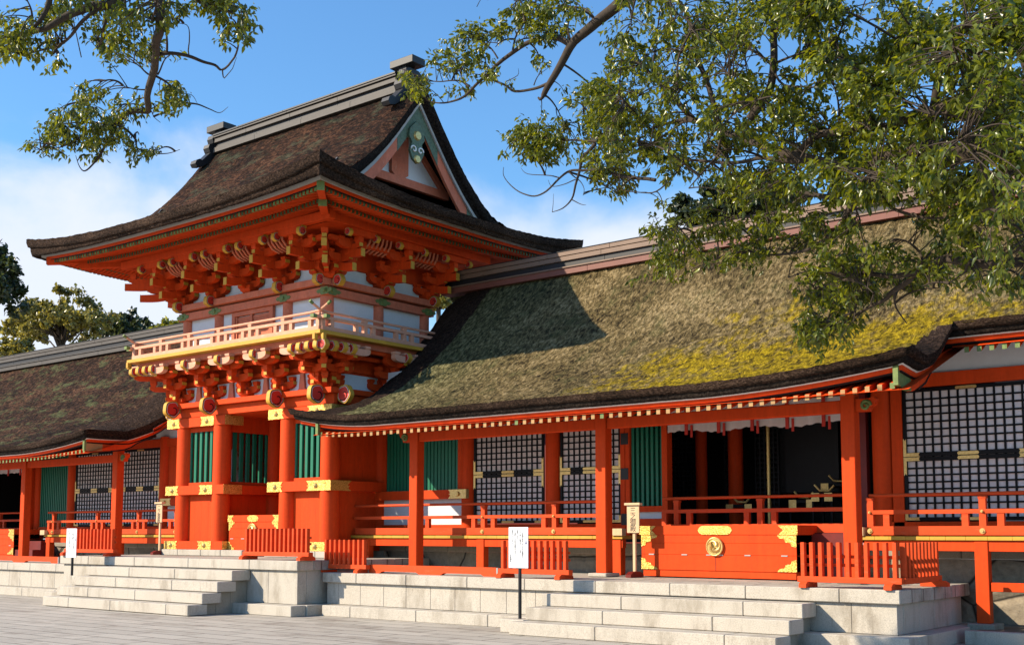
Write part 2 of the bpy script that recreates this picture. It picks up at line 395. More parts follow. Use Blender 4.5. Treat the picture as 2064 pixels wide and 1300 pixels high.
    def build(s, name, mats, parent=None, fix=True):
        org = Vector(parent['_o']) if parent is not None and '_o' in parent else Vector((0, 0, 0))
        me = bpy.data.meshes.new(name)
        me.from_pydata([(x - org.x, y - org.y, z - org.z) for x, y, z in s.v], [], s.f)
        for k in ([mats] if isinstance(mats, str) else mats): me.materials.append(M[k])
        me.polygons.foreach_set('material_index', s.m); me.polygons.foreach_set('use_smooth', s.sm)
        if fix:
            import bmesh
            b = bmesh.new(); b.from_mesh(me); bmesh.ops.recalc_face_normals(b, faces=b.faces); b.to_mesh(me); b.free()
        me.update()
        o = bpy.data.objects.new(name, me); C.objects.link(o)
        if parent is not None: o.parent = parent
        o['_o'] = tuple(org)
        return o

def thing(name, label, cat, loc=(0, 0, 0), group=None):
    o = bpy.data.objects.new(name, None); C.objects.link(o)
    o.location = loc; o['_o'] = tuple(loc); o['label'] = label; o['category'] = cat; o.empty_display_size = 0.2
    if group: o['group'] = group
    return o
def tag(o, label, cat, group=None, kind=None):
    o['label'] = label; o['category'] = cat
    if group: o['group'] = group
    if kind: o['kind'] = kind
    return o
def copy_part(o, parent, loc=None, rz=None):
    c = o.copy(); C.objects.link(c); c.parent = parent
    if loc is not None: c.location = loc
    if rz is not None: c.rotation_euler = (0, 0, rz)
    for ch in list(o.children): copy_part(ch, c)
    return c
def copy_tree(root, loc, label=None, rz=None):
    r = root.copy(); C.objects.link(r); r.location = loc
    if rz is not None: r.rotation_euler = (0, 0, rz)
    if label: r['label'] = label
    for ch in list(root.children): copy_part(ch, r)
    return r
def text(name, body, size, mat, parent, mtx, line=1.05, align='CENTER'):
    cu = bpy.data.curves.new(name, 'FONT'); cu.body = body; cu.size = size; cu.align_x = align; cu.align_y = 'TOP'
    cu.space_line = line; cu.extrude = 0.001; cu.materials.append(M[mat])
    tmp = bpy.data.objects.new('tmp', cu); C.objects.link(tmp)
    bpy.context.view_layer.update()
    me = bpy.data.meshes.new_from_object(tmp.evaluated_get(bpy.context.evaluated_depsgraph_get()))
    bpy.data.objects.remove(tmp)
    o = bpy.data.objects.new(name, me); C.objects.link(o)
    if not me.materials: me.materials.append(M[mat])
    o.parent = parent; o.matrix_local = mtx
    return o
rng = random.Random(7)
def nz(x, y, z, s=1.0): return mnoise.noise(Vector((x * s, y * s, z * s)))
# ------------------------------------------------------------------ ground and stone platforms
g = MB()
g.add([(-900, -400, 0), (900, -400, 0), (900, 1200, 0), (-900, 1200, 0)], [(0, 1, 2, 3)])
go = g.build('stone_paving', 'paving'); go['kind'] = 'structure'
g = MB()
nx, ny = 40, 14
g.grid(nx, ny, lambda i, j: (lerp(-5.4, 6, i / (nx - 1)), lerp(17.32, 19.2, j / (ny - 1)), 0.17 + 0.03 * nz(i * .5, j * .5, 3)))
go = g.build('bare_soil', 'soil'); go['kind'] = 'structure'

def slabs(mb, x0, x1, y0, y1, z0, z1, cuts, gap=0.008, c=0.010):
    """a course of stone blocks along X with open joints"""
    xs = [x0] + sorted(cuts) + [x1]
    for a, b in zip(xs[:-1], xs[1:]):
        mb.box(a + gap / 2, b - gap / 2, y0, y1, z0, z1, 0, c)
def cuts_every(x0, x1, step, jit=0.12):
    out = []; x = x0 + step * rng.uniform(0.5, 1)
    while x < x1 - step * 0.4:
        out.append(x); x += step * rng.uniform(1 - jit, 1 + jit)
    return out

def platform(label, loc, x0, x1, y0, yb, z, capstep, facestep, plinth_x=(None, None), side=True):
    t = thing('stone_platform', label, 'platform', loc)
    mb = MB(); slabs(mb, x0, x1, y0, y0 + 0.42, z - 0.19, z, cuts_every(x0, x1, capstep))
    mb.build('cap_stone', 'granite', t)
    mb = MB()
    rows = 6
    for i in range(rows):
        ya = lerp(y0 + 0.42, yb, i / rows) + 0.005; y2 = lerp(y0 + 0.42, yb, (i + 1) / rows)
        slabs(mb, x0, x1, ya, y2, z - 0.19, z - 0.004, cuts_every(x0, x1, 1.1, 0.3))
    mb.build('floor_stone', 'paving', t)
    mb = MB(); slabs(mb, x0 + 0.07, x1 - 0.07, y0 + 0.07, y0 + 0.3, 0.21, z - 0.19, cuts_every(x0, x1, facestep, 0.05), 0.006, 0.004)
    if side:
        yy = y0 + 0.3
        while yy < yb - 0.3:
            for X0, X1 in ((x0 + 0.07, x0 + 0.3), (x1 - 0.3, x1 - 0.07)):
                mb.box(X0, X1, yy + 0.004, min(yy + 0.62, yb) - 0.004, 0.21, z - 0.19, 0, 0.004)
            yy += 0.62
    mb.build('facing_stone', 'granite', t)
    mb = MB()
    slabs(mb, x0 - 0.25 if plinth_x[0] is None else plinth_x[0], x1 + 0.22 if plinth_x[1] is None else plinth_x[1], y0 - 0.30, y0 + 0.068, 0, 0.206, cuts_every(x0, x1, 1.75))
    if side:
        mb.box(x1 - 0.28, x1 + 0.22, y0 + 0.07, yb, 0, 0.206, 0, 0.008)
    mb.build('plinth_stone', 'granite', t)
    return t
platform('long low granite platform under the mossy-roofed hall at the right', (-11.5, 15.62, 0), -17.33, -5.76, 15.62, 18.62, 0.82, 1.45, 0.62, plinth_x=(-17.0, None))
platform('tallest granite platform, carrying the two-storey gate', (-21.7, 15.0, 0), -25.97, -17.36, 15.0, 22.2, 1.055, 2.0, 0.8, plinth_x=(-26.1, -17.17))
platform('granite platform of the hall cut off at the left edge of the photo', (-31, 15.62, 0), -40.0, -25.99, 15.62, 18.62, 0.82, 1.2, 0.55, plinth_x=(-40.2, -26.2), side=False)

def stairs(label, loc, x0, x1, tops, fronts, yback):
    t = thing('stone_stairs', label, 'stairs', loc, 'granite stairs up to the platforms')
    prev = yback
    for z, yf in zip(tops, fronts):
        mb = MB(); slabs(mb, x0, x1, yf, yf + 0.455, z - 0.2, z, cuts_every(x0, x1, 1.75, 0.25))
        mb.build('step', 'granite', t)
        if z > 0.25:
            mb = MB()
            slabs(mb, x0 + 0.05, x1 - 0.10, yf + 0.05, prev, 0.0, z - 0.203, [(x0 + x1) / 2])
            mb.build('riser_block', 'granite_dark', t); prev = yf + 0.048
    return t
stairs('wide granite stairs in front of the big offering box at the right', (-9.2, 15.2, 0), -11.56, -6.98, (0.612, 0.408, 0.204), (15.2, 14.77, 14.35), 15.66)
stairs('wide granite stairs leading up to the gate platform', (-21.4, 14.5, 0), -24.15, -18.85, (0.845, 0.634, 0.422, 0.211), (14.60, 14.25, 13.90, 13.57), 15.06)

kb = MB(); kb.box(-5.42, 6, 17.2, 17.33, 0, 0.2, 0, 0.008)
tag(kb.build('curb_stone', 'granite'), 'low grey curb stone on the ground beside the right end of the platform', 'curb')
# ------------------------------------------------------------------ two-storey gate
XC = -21.87; YF = 17.42; YB = 20.58; YM = 19.0
gate = thing('tower_gate', 'tall two-storey vermilion gate with a brown bark roof, balcony and gilt column fittings', 'gate', (XC, YM, 1.055))
LC = (-24.45, -22.98, -20.50, -19.12)        # lower column lines
ROWS = (YF, YM, YB)
for y in ROWS:
    for x in LC:
        if y != YF: mb = MB(); mb.box(x - .42, x + .42, y - .30, y + .35, 1.055, 1.195, 0, .01); mb.build('base_stone', 'granite', gate)
        mb = MB(); mb.cyl((x, y, 1.195), (x, y, 4.46), .225, .215, 28); mb.build('column', 'vermilion', gate)

for a, b in ((-24.98, -21.74), (-20.95, -18.78)):
    mb = MB(); slabs(mb, a, b, 17.10, 17.85, 1.055, 1.196, cuts_every(a, b, .95, .2)); mb.build('base_stone', 'granite', gate)

def gilt(mbs, x0, x1, y, z0, z1, side=1, ax='y'):
    """gilt sheet with a notched inner end; side = +1 notch at x1"""
    h = z1 - z0; a, b = (x0, x1) if side > 0 else (x1, x0)
    s = side
    p = [(a, z0), (b, z0), (b - s * h * .22, z0 + h * .22), (b - s * h * .32, z0 + h * .42), (b - s * h * .05, z0 + h * .5), (b - s * h * .32, z0 + h * .58), (b - s * h * .22, z0 + h * .78), (b, z1), (a, z1)]
    mbs.prism(p, ax, y - .006, y + .004)

def fitting(name, x0, x1, z0, z1, y, side, boss=True, both=False):
    mb = MB(); gilt(mb, x0, x1, y - .004, z0, z1, side)
    o = mb.build(name, 'gold_leaf', gate)
    if boss:
        m2 = MB(); cx = (x0 + x1) / 2; cz = (z0 + z1) / 2
        m2.tube([(cx, y - .002, cz), (cx, y - .035, cz), (cx, y - .06, cz)], [.075, .055, .015], 6)
        b = m2.build('boss', 'gold_plain', o)
    return o

def beam_run(name, x0, x1, z0, z1, y0=17.2, y1=17.36, mat='vermilion'):
    mb = MB(); mb.box(x0, x1, y0, y1, z0, z1, 0, .006); return mb.build(name, mat, gate)
GX0, GX1 = -24.93, -18.86
for a, b in ((GX0, -22.62), (-20.86, GX1 + .0)):
    beam_run('sill_beam', a, b, 1.20, 1.40); beam_run('middle_beam', a, b, 2.53, 2.755)
for a, b in ((GX0, -22.62), (-20.98, GX1)):
    beam_run('head_beam', a, b, 4.20, 4.43)
beam_run('tie_beam', GX0 + .1, GX1, 4.445, 4.67, 17.26, 17.42)
beam_run('top_beam', GX0 - .02, GX1 + .06, 4.675, 4.80, 17.12, 17.52)
# side beams (towards the right and left of the gate)
for X0, X1, nm in ((-19.05, GX1, 1), (GX0, -24.52, -1)):
    for n_, z0, z1 in (('sill_beam', 1.20, 1.40), ('middle_beam', 2.53, 2.755), ('head_beam', 4.20, 4.43), ('tie_beam', 4.445, 4.67)):
        mb = MB(); mb.box(X0, X1, 17.365, 20.8, z0, z1, 0, .006); mb.build(n_, 'vermilion', gate)
    mb = MB(); mb.box(X0 - .06, X1 + .06, 17.525, 20.9, 4.675, 4.80, 0, .006); mb.build('top_beam', 'vermilion', gate)
# gilt fittings on the front and round the right-hand corner
for z0, z1, bb in ((1.20, 1.40, 1), (2.53, 2.755, 1), (4.20, 4.43, 1)):
    fitting('gilt_fitting', GX0 - .004, -24.39, z0, z1, 17.2, 1)
    fitting('gilt_fitting', -23.58, -23.045, z0, z1, 17.2, -1)
    if z0 > 1.3:
        fitting('gilt_fitting', -21.0 if z0 > 4 else -20.995, -20.45, z0, z1, 17.2, 1)
    else:
        fitting('gilt_fitting', -20.9, -20.4, z0, z1, 17.2, 1)
    fitting('gilt_fitting', -19.65, -19.02, z0, z1, 17.2, -1)
    mb = MB(); mb.box(-19.02, GX1 + .003, 17.192, 17.199, z0, z1); mb.build('gilt_fitting', 'gold_leaf', gate)
    mb = MB(); p = [(17.196, z0), (17.80, z0), (17.72, z0 + .06), (17.76, z0 + .11), (17.70, (z0 + z1) / 2 + .01), (17.78, z1 - .03), (17.82, z1), (17.196, z1)]
    mb.prism(p, 'x', GX1 + .001, GX1 + .008); mb.build('gilt_fitting', 'gold_leaf', gate)
# the inner corners of the left bay carry fittings too
    mb = MB(); mb.box(-22.62, -22.612, 17.21, 17.75, z0, z1); mb.build('gilt_fitting', 'gold_leaf', gate)
# panels and slatted windows of the guardian bays
def red_panel(x0, x1, y, z0, z1, boards=True):
    mb = MB(); n = max(2, int((x1 - x0) / .22)); 
    for k in range(n):
        a = lerp(x0, x1, k / n); b = lerp(x0, x1, (k + 1) / n); mb.box(a + .001, b - .001, y, y + .04, z0, z1)
    return mb.build('plank_panel', 'vermilion', gate)
def red_panel_side(x, y0, y1, z0, z1):
    mb = MB(); n = max(2, int((y1 - y0) / .3))
    for k in range(n):
        a = lerp(y0, y1, k / n); b = lerp(y0, y1, (k + 1) / n); mb.box(x, x + .04, a + .001, b - .001, z0, z1)
    return mb.build('plank_panel', 'vermilion', gate)
def slat_window(x0, x1, y, z0, z1, n, slat=.095):
    f = MB(); f.box(x0, x1, y - .06, y + .06, z0 - .08, z0); fo = f.build('window_frame', 'vermilion', gate)
    f = MB(); f.box(x0, x1, y - .03, y + .05, z1, z1 + .11); f.build('frame_head', 'vermilion', fo)
    for k in range(n):
        cx = lerp(x0 + slat * .6, x1 - slat * .6, k / (n - 1)); m_ = MB(); m_.box(cx - slat / 2, cx + slat / 2, y - .02, y + .035, z0, z1, 0, .006); m_.build('green_slat', 'slat_green', fo)
    return fo
for xa, xb in ((-24.45, -22.98), (-20.50, -19.12)):
    red_panel(xa + .2, xb - .2, 17.40, 1.40, 2.53)
    red_panel(xa + .2, xb - .2, 17.46, 4.1, 4.25)
    slat_window(xa + .16, xb - .16, 17.42, 2.835, 4.09, 6)
# partitions of the bays along the passage, and outer side walls
for X, face in ((-22.98, 1), (-20.50, -1)):
    red_panel_side(X - .02, 17.6, 20.4, 1.40, 2.53)
    mb = MB(); mb.box(X - .07, X + .34, 17.365, 20.6, 2.53, 2.755, 0, .006); mb.build('middle_beam', 'vermilion', gate)
    mb = MB(); mb.box(X - .07, X + .33, 17.365, 20.6, 1.20, 1.40, 0, .006); mb.build('sill_beam', 'vermilion', gate)
    mb = MB(); mb.box(X - .07, X + .07, 17.365, 20.6, 4.06, 4.67, 0, .006); mb.build('head_beam', 'vermilion', gate)
    f = MB(); f.box(X - .06, X + .10, 19.10, 20.4, 2.755, 4.06); f.build('plank_panel', 'vermilion', gate)
    f = MB(); f.box(X - .05, X + .10, 17.6, 19.10, 2.757, 2.84); fo = f.build('window_frame', 'vermilion', gate)
    for k in range(7):
        cy = 17.78 + k * .20; m_ = MB(); m_.box(X - .02, X + .04, cy - .05, cy + .05, 2.842, 4.055, 0, .006); m_.build('green_slat', 'slat_green', fo)
for X in (-19.1, -24.5):
    red_panel_side(X, 17.6, 20.4, 1.40, 2.53); red_panel_side(X, 17.6, 20.4, 2.755, 4.20)
    mb = MB(); mb.box(X + .02, X + .085, 17.6, 20.4, 2.757, 2.80); mb.build('ledge', 'vermilion', gate)
mb = MB(); mb.box(-24.4, -19.2, 20.5, 20.56, 1.2, 4.4); mb.build('rear_wall', 'dark_red', gate)
mb = MB(); mb.box(-24.6, -19.0, 17.3, 20.7, 4.44, 4.46); mb.build('ceiling', 'vermilion', gate)
# faint seated guardian figures behind the slats
for xa in (-23.72, -19.81):
    mb = MB(); mb.lathe(xa, 18.35, [(.0, 1.3), (.42, 1.32), (.46, 1.75), (.40, 2.1), (.24, 2.4), (.27, 2.8), (.22, 3.1), (.09, 3.2), (.13, 3.32), (.14, 3.45), (.08, 3.58), (.1, 3.62), (.0, 3.82)], 14)
    mb.build('guardian_figure', 'grey_wood', gate)

# cloud-shaped beam noses
def cloud(r, seed=0):
    pts = []
    n = 40
    for k in range(n):
        a = 2 * PI * k / n
        rr = r * (1 + .045 * math.cos(5 * a + .6))
        pts.append((rr * math.cos(a), rr * math.sin(a)))
    return pts
def nosing(parent, x, y, z, r, th, axis='x', rimcol='ochre'):
    """round cloud-carved beam end: ochre rim, painted red cloud with black swirl on both cheeks. axis = thickness direction"""
    mb = MB()
    pl = cloud(r)
    def put(poly, a0, a1, m, cy=y, cz=z):
        if axis == 'x': mb.prism([(cy + u, cz + v) for u, v in poly], 'x', x + a0, x + a1, m)
        else: mb.prism([(x + u, cz + v) for u, v in poly], 'y', y + a0, y + a1, m)
    put(pl, -th / 2, th / 2, 0)
    for s in (1, -1):
        e = s * th / 2
        put([(u * .90, v * .90) for u, v in pl], e, e + s * .003, 1)
        put([(u * .84, v * .84) for u, v in pl], e + s * .003, e + s * .005, 2)
        put([(u * .79, v * .79) for u, v in pl], e + s * .005, e + s * .007, 3)
        sw = []; rs = []
        for k in range(14):
            t_ = k / 13; a = -PI * .75 + t_ * PI * 1.35; rad = r * lerp(.80, .20, t_ ** .7)
            sw.append((rad * math.cos(a) + r * .08, rad * math.sin(a) - r * .05)); rs.append(r * .055)
        if axis == 'x': mb.tube([(x + e + s * .008, y + u, z + v) for u, v in sw], rs, 6, 1)
        else: mb.tube([(x + u, y + e + s * .008, z + v) for u, v in sw], rs, 6, 1)
    return mb.build('cloud_nose', [rimcol, 'lacquer_black', 'white_line', 'cloud_red'], parent)
for x in LC: nosing(gate, x - .02, 16.98, 4.65, .215, .12)
for y in (YF, YM, YB): nosing(gate, -18.66, y, 4.645, .205, .12, 'y'); nosing(gate, -25.08, y, 4.645, .205, .12, 'y')

# ---------------------------------------------------------------- bracket sets
def arm_profile(L, h):
    """side view of a bracket arm: level top, boat-shaped underside"""
    p = [(-L / 2, h), (-L / 2, h * .58)]
    n = 6
    for k in range(1, n + 1):
        t_ = k / n * PI / 2; p.append((-L / 2 + L * .27 * (1 - math.cos(t_)) , h * .58 * (1 - math.sin(t_))))
    return p + [(-u, v) for u, v in p[::-1]]
def block(mb, x, y, z, w=.17, h=.10, m=0):
    a = w / 2; b = w * .34
    vs = [(x - b, y - b, z), (x + b, y - b, z), (x + b, y + b, z), (x - b, y + b, z), (x - a, y - a, z + h * .45), (x + a, y - a, z + h * .45), (x + a, y + a, z + h * .45), (x - a, y + a, z + h * .45),
          (x - a, y - a, z + h), (x + a, y - a, z + h), (x + a, y + a, z + h), (x - a, y + a, z + h)]
    fs = [(0, 3, 2, 1)] + [(i, (i + 1) % 4, 4 + (i + 1) % 4, 4 + i) for i in range(4)] + [(4 + i, 4 + (i + 1) % 4, 8 + (i + 1) % 4, 8 + i) for i in range(4)] + [(8, 9, 10, 11)]
    mb.add(vs, fs, m)
def out_arm(mb, y0, y1, z, h, w=.10, x=0, m=0, tip=1):
    """arm reaching outwards (-y), its end cut in a curve and capped in ochre"""
    p = [(y0, z), (y0, z + h), (y1, z + h), (y1, z + h * .45), (y1 + .05, z + h * .15), (y1 + .13, z)]
    mb.prism(p, 'x', x - w / 2, x + w / 2, m)
    mb.box(x - w / 2 - .002, x + w / 2 + .002, y1 - .012, y1 - .001, z + h * .36, z + h + .002, tip)
def lateral_arm(mb, y, z, L, h, bh, m=0):
    mb.prism([(u, z + v) for u, v in arm_profile(L, h)], 'y', y - .065, y + .065, m)
    for sx in (1,): mb.box(L / 2 + .001, L / 2 + .008, y - .067, y + .067, z + h * .56, z + h + .002, 1)
    for xx in (-L / 2 + .08, 0, L / 2 - .08): block(mb, xx, y, z + h, .155, bh, m)
def bracket(mb, steps, s, h, L=.62, base=.1, y0=0.0, lateral=True, k45=1.0, tails=(), top=None, topm=0):
    block(mb, 0, y0, 0, .36, base + .06)
    z = base
    for k in range(steps):
        yk = y0 - k * s * k45
        if lateral: lateral_arm(mb, yk, z, L, .165, h - .165)
        out_arm(mb, y0 + .08, y0 - (k + 1) * s * k45, z - .02, .12, .10)
        block(mb, 0, y0 - (k + .8) * s * k45, z + .10, .15, h - .10)
        z += h
    zt = z if top is None else top
    yk = y0 - steps * s * k45
    if lateral: lateral_arm(mb, yk, zt, L, .15, .075, topm)
    for (yt, zt_, yi, zi) in tails:           # tail rafters sloping down and out
        hh = .165; n_ = 8
        low = [(lerp(yt, yi, q / n_), lerp(zt_, zi, q / n_) - .07 * math.sin(q / n_ * PI)) for q in range(n_ + 1)]
        up_ = [(lerp(yi, yt, q / n_), lerp(zi, zt_, q / n_) + hh - .05 * math.sin(q / n_ * PI)) for q in range(n_ + 1)]
        mb.prism(up_ + low, 'x', -.055, .055)
        mb.box(-.058, .058, yt - .014, yt - .002, zt_ - .005, zt_ + hh + .005, 1)

def put_bracket(me_owner, parent, x, y, z, rz):
    c = copy_part(me_owner, parent, (x - parent['_o'][0], y - parent['_o'][1], z - parent['_o'][2]), rz)
    return c
BM = ['vermilion', 'ochre', 'pale_vermilion']
BF = ['faded_vermilion', 'ochre', 'white_line']
def local_build(mb, name, mats, parent):
    o = mb.build(name, mats); o.parent = parent; return o
# lower tier, carrying the balcony
b_low = MB(); bracket(b_low, 3, .275, .265, L=.80, base=.08, top=.685, topm=2)
proto_low = local_build(b_low, 'bracket_set', BM, gate)
b_c = MB(); bracket(b_c, 3, .275, .265, base=.08, lateral=False, k45=1.42)
proto_lowc = local_build(b_c, 'corner_bracket', BM, gate)
b_up = MB(); bracket(b_up, 3, .32, .235, L=.84, base=.12, tails=((-1.02, .385, -.02, .60), (-.75, .10, .0, .33)), top=.825)
proto_up = local_build(b_up, 'bracket_set', BM, gate)
b_uc = MB(); bracket(b_uc, 3, .32, .235, base=.12, lateral=False, k45=1.42, tails=((-1.46, .40, -.02, .60), (-1.08, .12, .0, .33)))
proto_upc = local_build(b_uc, 'corner_bracket', BM, gate)
CXS = [XC + d for d in (-2.56, -1.28, 0, 1.28, 2.56)]
CYS = [YF, YM - .0, YB]
first = {}
def place(proto, x, y, z, rz):
    if proto.name not in first:
        first[proto.name] = 1; proto.location = (x - gate['_o'][0], y - gate['_o'][1], z - gate['_o'][2]); proto.rotation_euler = (0, 0, rz); return proto
    return put_bracket(proto, gate, x, y, z, rz)
for zz, P, PC in ((4.80, proto_low, proto_lowc), (7.29, proto_up, proto_upc)):
    for x in CXS: place(P, x, 17.30, zz, 0)
    for y in (YF, YM, YB):
        place(P, CXS[-1] + .12, y, zz, PI / 2); place(P, CXS[0] - .12, y, zz, -PI / 2)
    place(PC, CXS[-1] + .10, 17.32, zz, PI / 4); place(PC, CXS[0] - .10, 17.32, zz, -PI / 4)
# frog-leg struts and plaster between the lower brackets, longitudinal beams through the brackets
mb = MB(); mb.box(CXS[0] - .1, CXS[-1] + .1, 17.33, 17.37, 4.80, 5.20); mb.box(CXS[-1] + .06, CXS[-1] + .10, 17.4, 20.6, 4.80, 5.20); mb.box(CXS[0] - .1, CXS[0] - .06, 17.4, 20.6, 4.8, 5.20)
mb.build('plaster_wall', 'plaster', gate)
mb = MB(); mb.box(CXS[0] - .1, CXS[-1] + .1, 17.33, 17.37, 5.202, 5.85); mb.box(CXS[-1] + .06, CXS[-1] + .10, 17.4, 20.6, 5.202, 5.85); mb.box(CXS[0] - .1, CXS[0] - .06, 17.4, 20.6, 5.202, 5.85); mb.build('bracket_wall', 'vermilion', gate)
for i in range(4):
    cx = (CXS[i] + CXS[i + 1]) / 2
    mb = MB(); mb.prism([(cx - .16, 4.80), (cx - .10, 4.86), (cx - .085, 5.0), (cx - .06, 5.16), (cx - .075, 5.21), (cx + .075, 5.21), (cx + .06, 5.16), (cx + .085, 5.0), (cx + .10, 4.86), (cx + .16, 4.80)], 'y', 17.27, 17.325); mb.build('strut', 'faded_vermilion', gate)
for k, (yy, z) in enumerate(((17.30, 5.245), (17.025, 5.50), (16.75, 5.62), (17.30, 5.58))):
    mb = MB(); mb.box(CXS[0] - .75, CXS[-1] + .75 - .0, yy - .045, yy + .045, z, z + .085); mb.build('through_beam', 'vermilion', gate)
    e = 17.30 - yy
    mb = MB(); mb.box(CXS[-1] + .12 + e - .045, CXS[-1] + .12 + e + .045, 16.6, 20.9, z + .001, z + .086); mb.build('through_beam', 'vermilion', gate)
# cloud noses under the balcony
for x in CXS[1:-1]: nosing(gate, x, 16.42, 5.60, .115, .12)
for k in range(4):
    nosing(gate, CXS[-1] + .03 + k * .275, 16.42, 5.60, .115, .12); nosing(gate, CXS[0] - .03 - k * .275, 16.42, 5.60, .115, .12)
    nosing(gate, CXS[-1] + 1.0, 17.27 - k * .275, 5.60, .115, .12, 'y')
nosing(gate, CXS[-1] + 1.0, YM, 5.60, .115, .12, 'y')

# ---------------------------------------------------------------- balcony
BX0, BX1, BY0, BY1 = -25.50, -18.32, 16.34, 21.6
mb = MB(); mb.box(BX0 + .22, BX1 - .22, BY0 + .22, BY1, 5.70, 5.832, 0, .004); mb.build('balcony_joists', 'faded_vermilion', gate)
mb = MB(); x = BX0 + .02
mb.box(BX0, BX1, BY0, BY0 + .75, 5.834, 5.915, 0, .004); mb.box(BX1 - .75, BX1, BY0 + .752, BY1, 5.834, 5.914, 0, .004); mb.box(BX0, BX0 + .75, BY0 + .752, BY1, 5.834, 5.914, 0, .004)
mb.box(BX0 + .75, BX1 - .75, BY0 + .752, BY1, 5.84, 5.91)
deck = mb.build('balcony_floor', 'ochre', gate)
for (x, y) in ((BX1 + .03, BY0 + .08), (BX1 - .12, BY0 - .03), (BX0 - .03, BY0 + .1), (BX0 + .13, BY0 - .03)):
    mb = MB(); mb.box(x - .04, x + .04, y - .045, y + .045, 5.70, 5.832, 0, .004); mb.build('corner_end', 'ochre', gate)
mb = MB(); mb.box(BX0 - .30, BX0 + .05, BY0 + .30, BY0 + .42, 5.66, 5.80); mb.build('joist_end', 'pale_vermilion', gate)
def railing(parent, p0, p1, z, posts, mats, top=.36, mid=.19, base=.09, ext=0.25, curl=True, nm='railing', out=(0, -1)):
    """low balustrade from p0 to p1: base, middle and round top rail, posts with paired struts"""
    p0 = Vector(p0); p1 = Vector(p1); d = (p1 - p0); L = d.length; d.normalize(); n_ = Vector((-d.y, d.x))
    def seg(mb, a, b, hw, z0, z1):
        A = p0 + d * a; B = p0 + d * b
        vs = [(A + n_ * hw), (A - n_ * hw), (B - n_ * hw), (B + n_ * hw)]
        mb.add([(q.x, q.y, z0) for q in vs] + [(q.x, q.y, z1) for q in vs], [(0, 1, 2, 3), (4, 5, 6, 7), (0, 1, 5, 4), (1, 2, 6, 5), (2, 3, 7, 6), (3, 0, 4, 7)])
    m1 = MB(); seg(m1, 0, L, .055, z + .015, z + base + .015); ro = m1.build(nm, mats[0], parent)
    m2 = MB(); seg(m2, -ext * .7, L + ext * .7, .05, z + mid - .03, z + mid + .035); m2.build('middle_rail', mats[0], ro)
    m3 = MB(); pts = []; K = 24
    for k in range(K + 1):
        a = lerp(-ext, L + ext, k / K); q = p0 + d * a
        up = 0
        if curl:
            if a < .12: up = .16 * ((.12 - a) / (ext + .12)) ** 1.6
            if a > L - .12: up = .16 * ((a - L + .12) / (ext + .12)) ** 1.6
        pts.append((q.x, q.y, z + top + up))
    m3.tube(pts, .029, 10); m3.build('top_rail', mats[0], ro)
    if ext > .1:
        for e, s in ((pts[0], -1), (pts[-1], 1)):
            m5 = MB(); E = Vector(e); D = Vector((d.x, d.y, .55)) if s > 0 else Vector((-d.x, -d.y, .55))
            m5.tube([E - D * .05, E + D * .03], .036, 8); m5.build('rail_end', mats[1], ro)
        for a in (-ext * .7, L + ext * .7):
            m5 = MB(); seg(m5, a - .05, a + .05, .053, z + mid - .035, z + mid + .04); m5.build('rail_end', mats[1], ro)
    for a in posts:
        m4 = MB(); seg(m4, a - .05, a + .05, .045, z + base, z + top - .03); seg(m4, a - .06, a + .06, .052, z + top - .075, z + top - .035)
        m4.build('baluster', mats[0], ro)
        for s in (-.26, .26):
            if 0 < a + s < L:
                m4 = MB(); seg(m4, a + s - .05, a + s + .05, .04, z + base, z + mid - .02); m4.build('strut', mats[0], ro)
        for zz_, rr in ((z + base * .55, .05), (z + mid, .026)):
            if mats[2]:
                q = p0 + d * a; m6 = MB(); o_ = Vector((out[0], out[1], 0)); m6.disc(Vector((q.x, q.y, zz_)) + o_ * .052, o_, rr, .022, 14); m6.disc(Vector((q.x, q.y, zz_)) + o_ * .07, o_, rr * .5, .02, 10); m6.build('boss', mats[2], ro)
    return ro
RM = ('pale_vermilion', 'cap_green', None)
railing(gate, (BX0 + .12, BY0 + .12), (BX1 - .12, BY0 + .12), 5.915, [.05 + k * (BX1 - BX0 - .34) / 6 for k in range(7)], RM, .42, .285, .085, .28)
railing(gate, (BX1 - .12, BY0 + .12), (BX1 - .12, BY1 - .1), 5.915, [.05 + k * 1.25 for k in range(5)], RM, .42, .285, .085, .28, out=(1, 0))
railing(gate, (BX0 + .12, BY0 + .12), (BX0 + .12, BY1 - .1), 5.915, [.05 + k * 1.25 for k in range(5)], RM, .42, .285, .085, .28, out=(-1, 0))

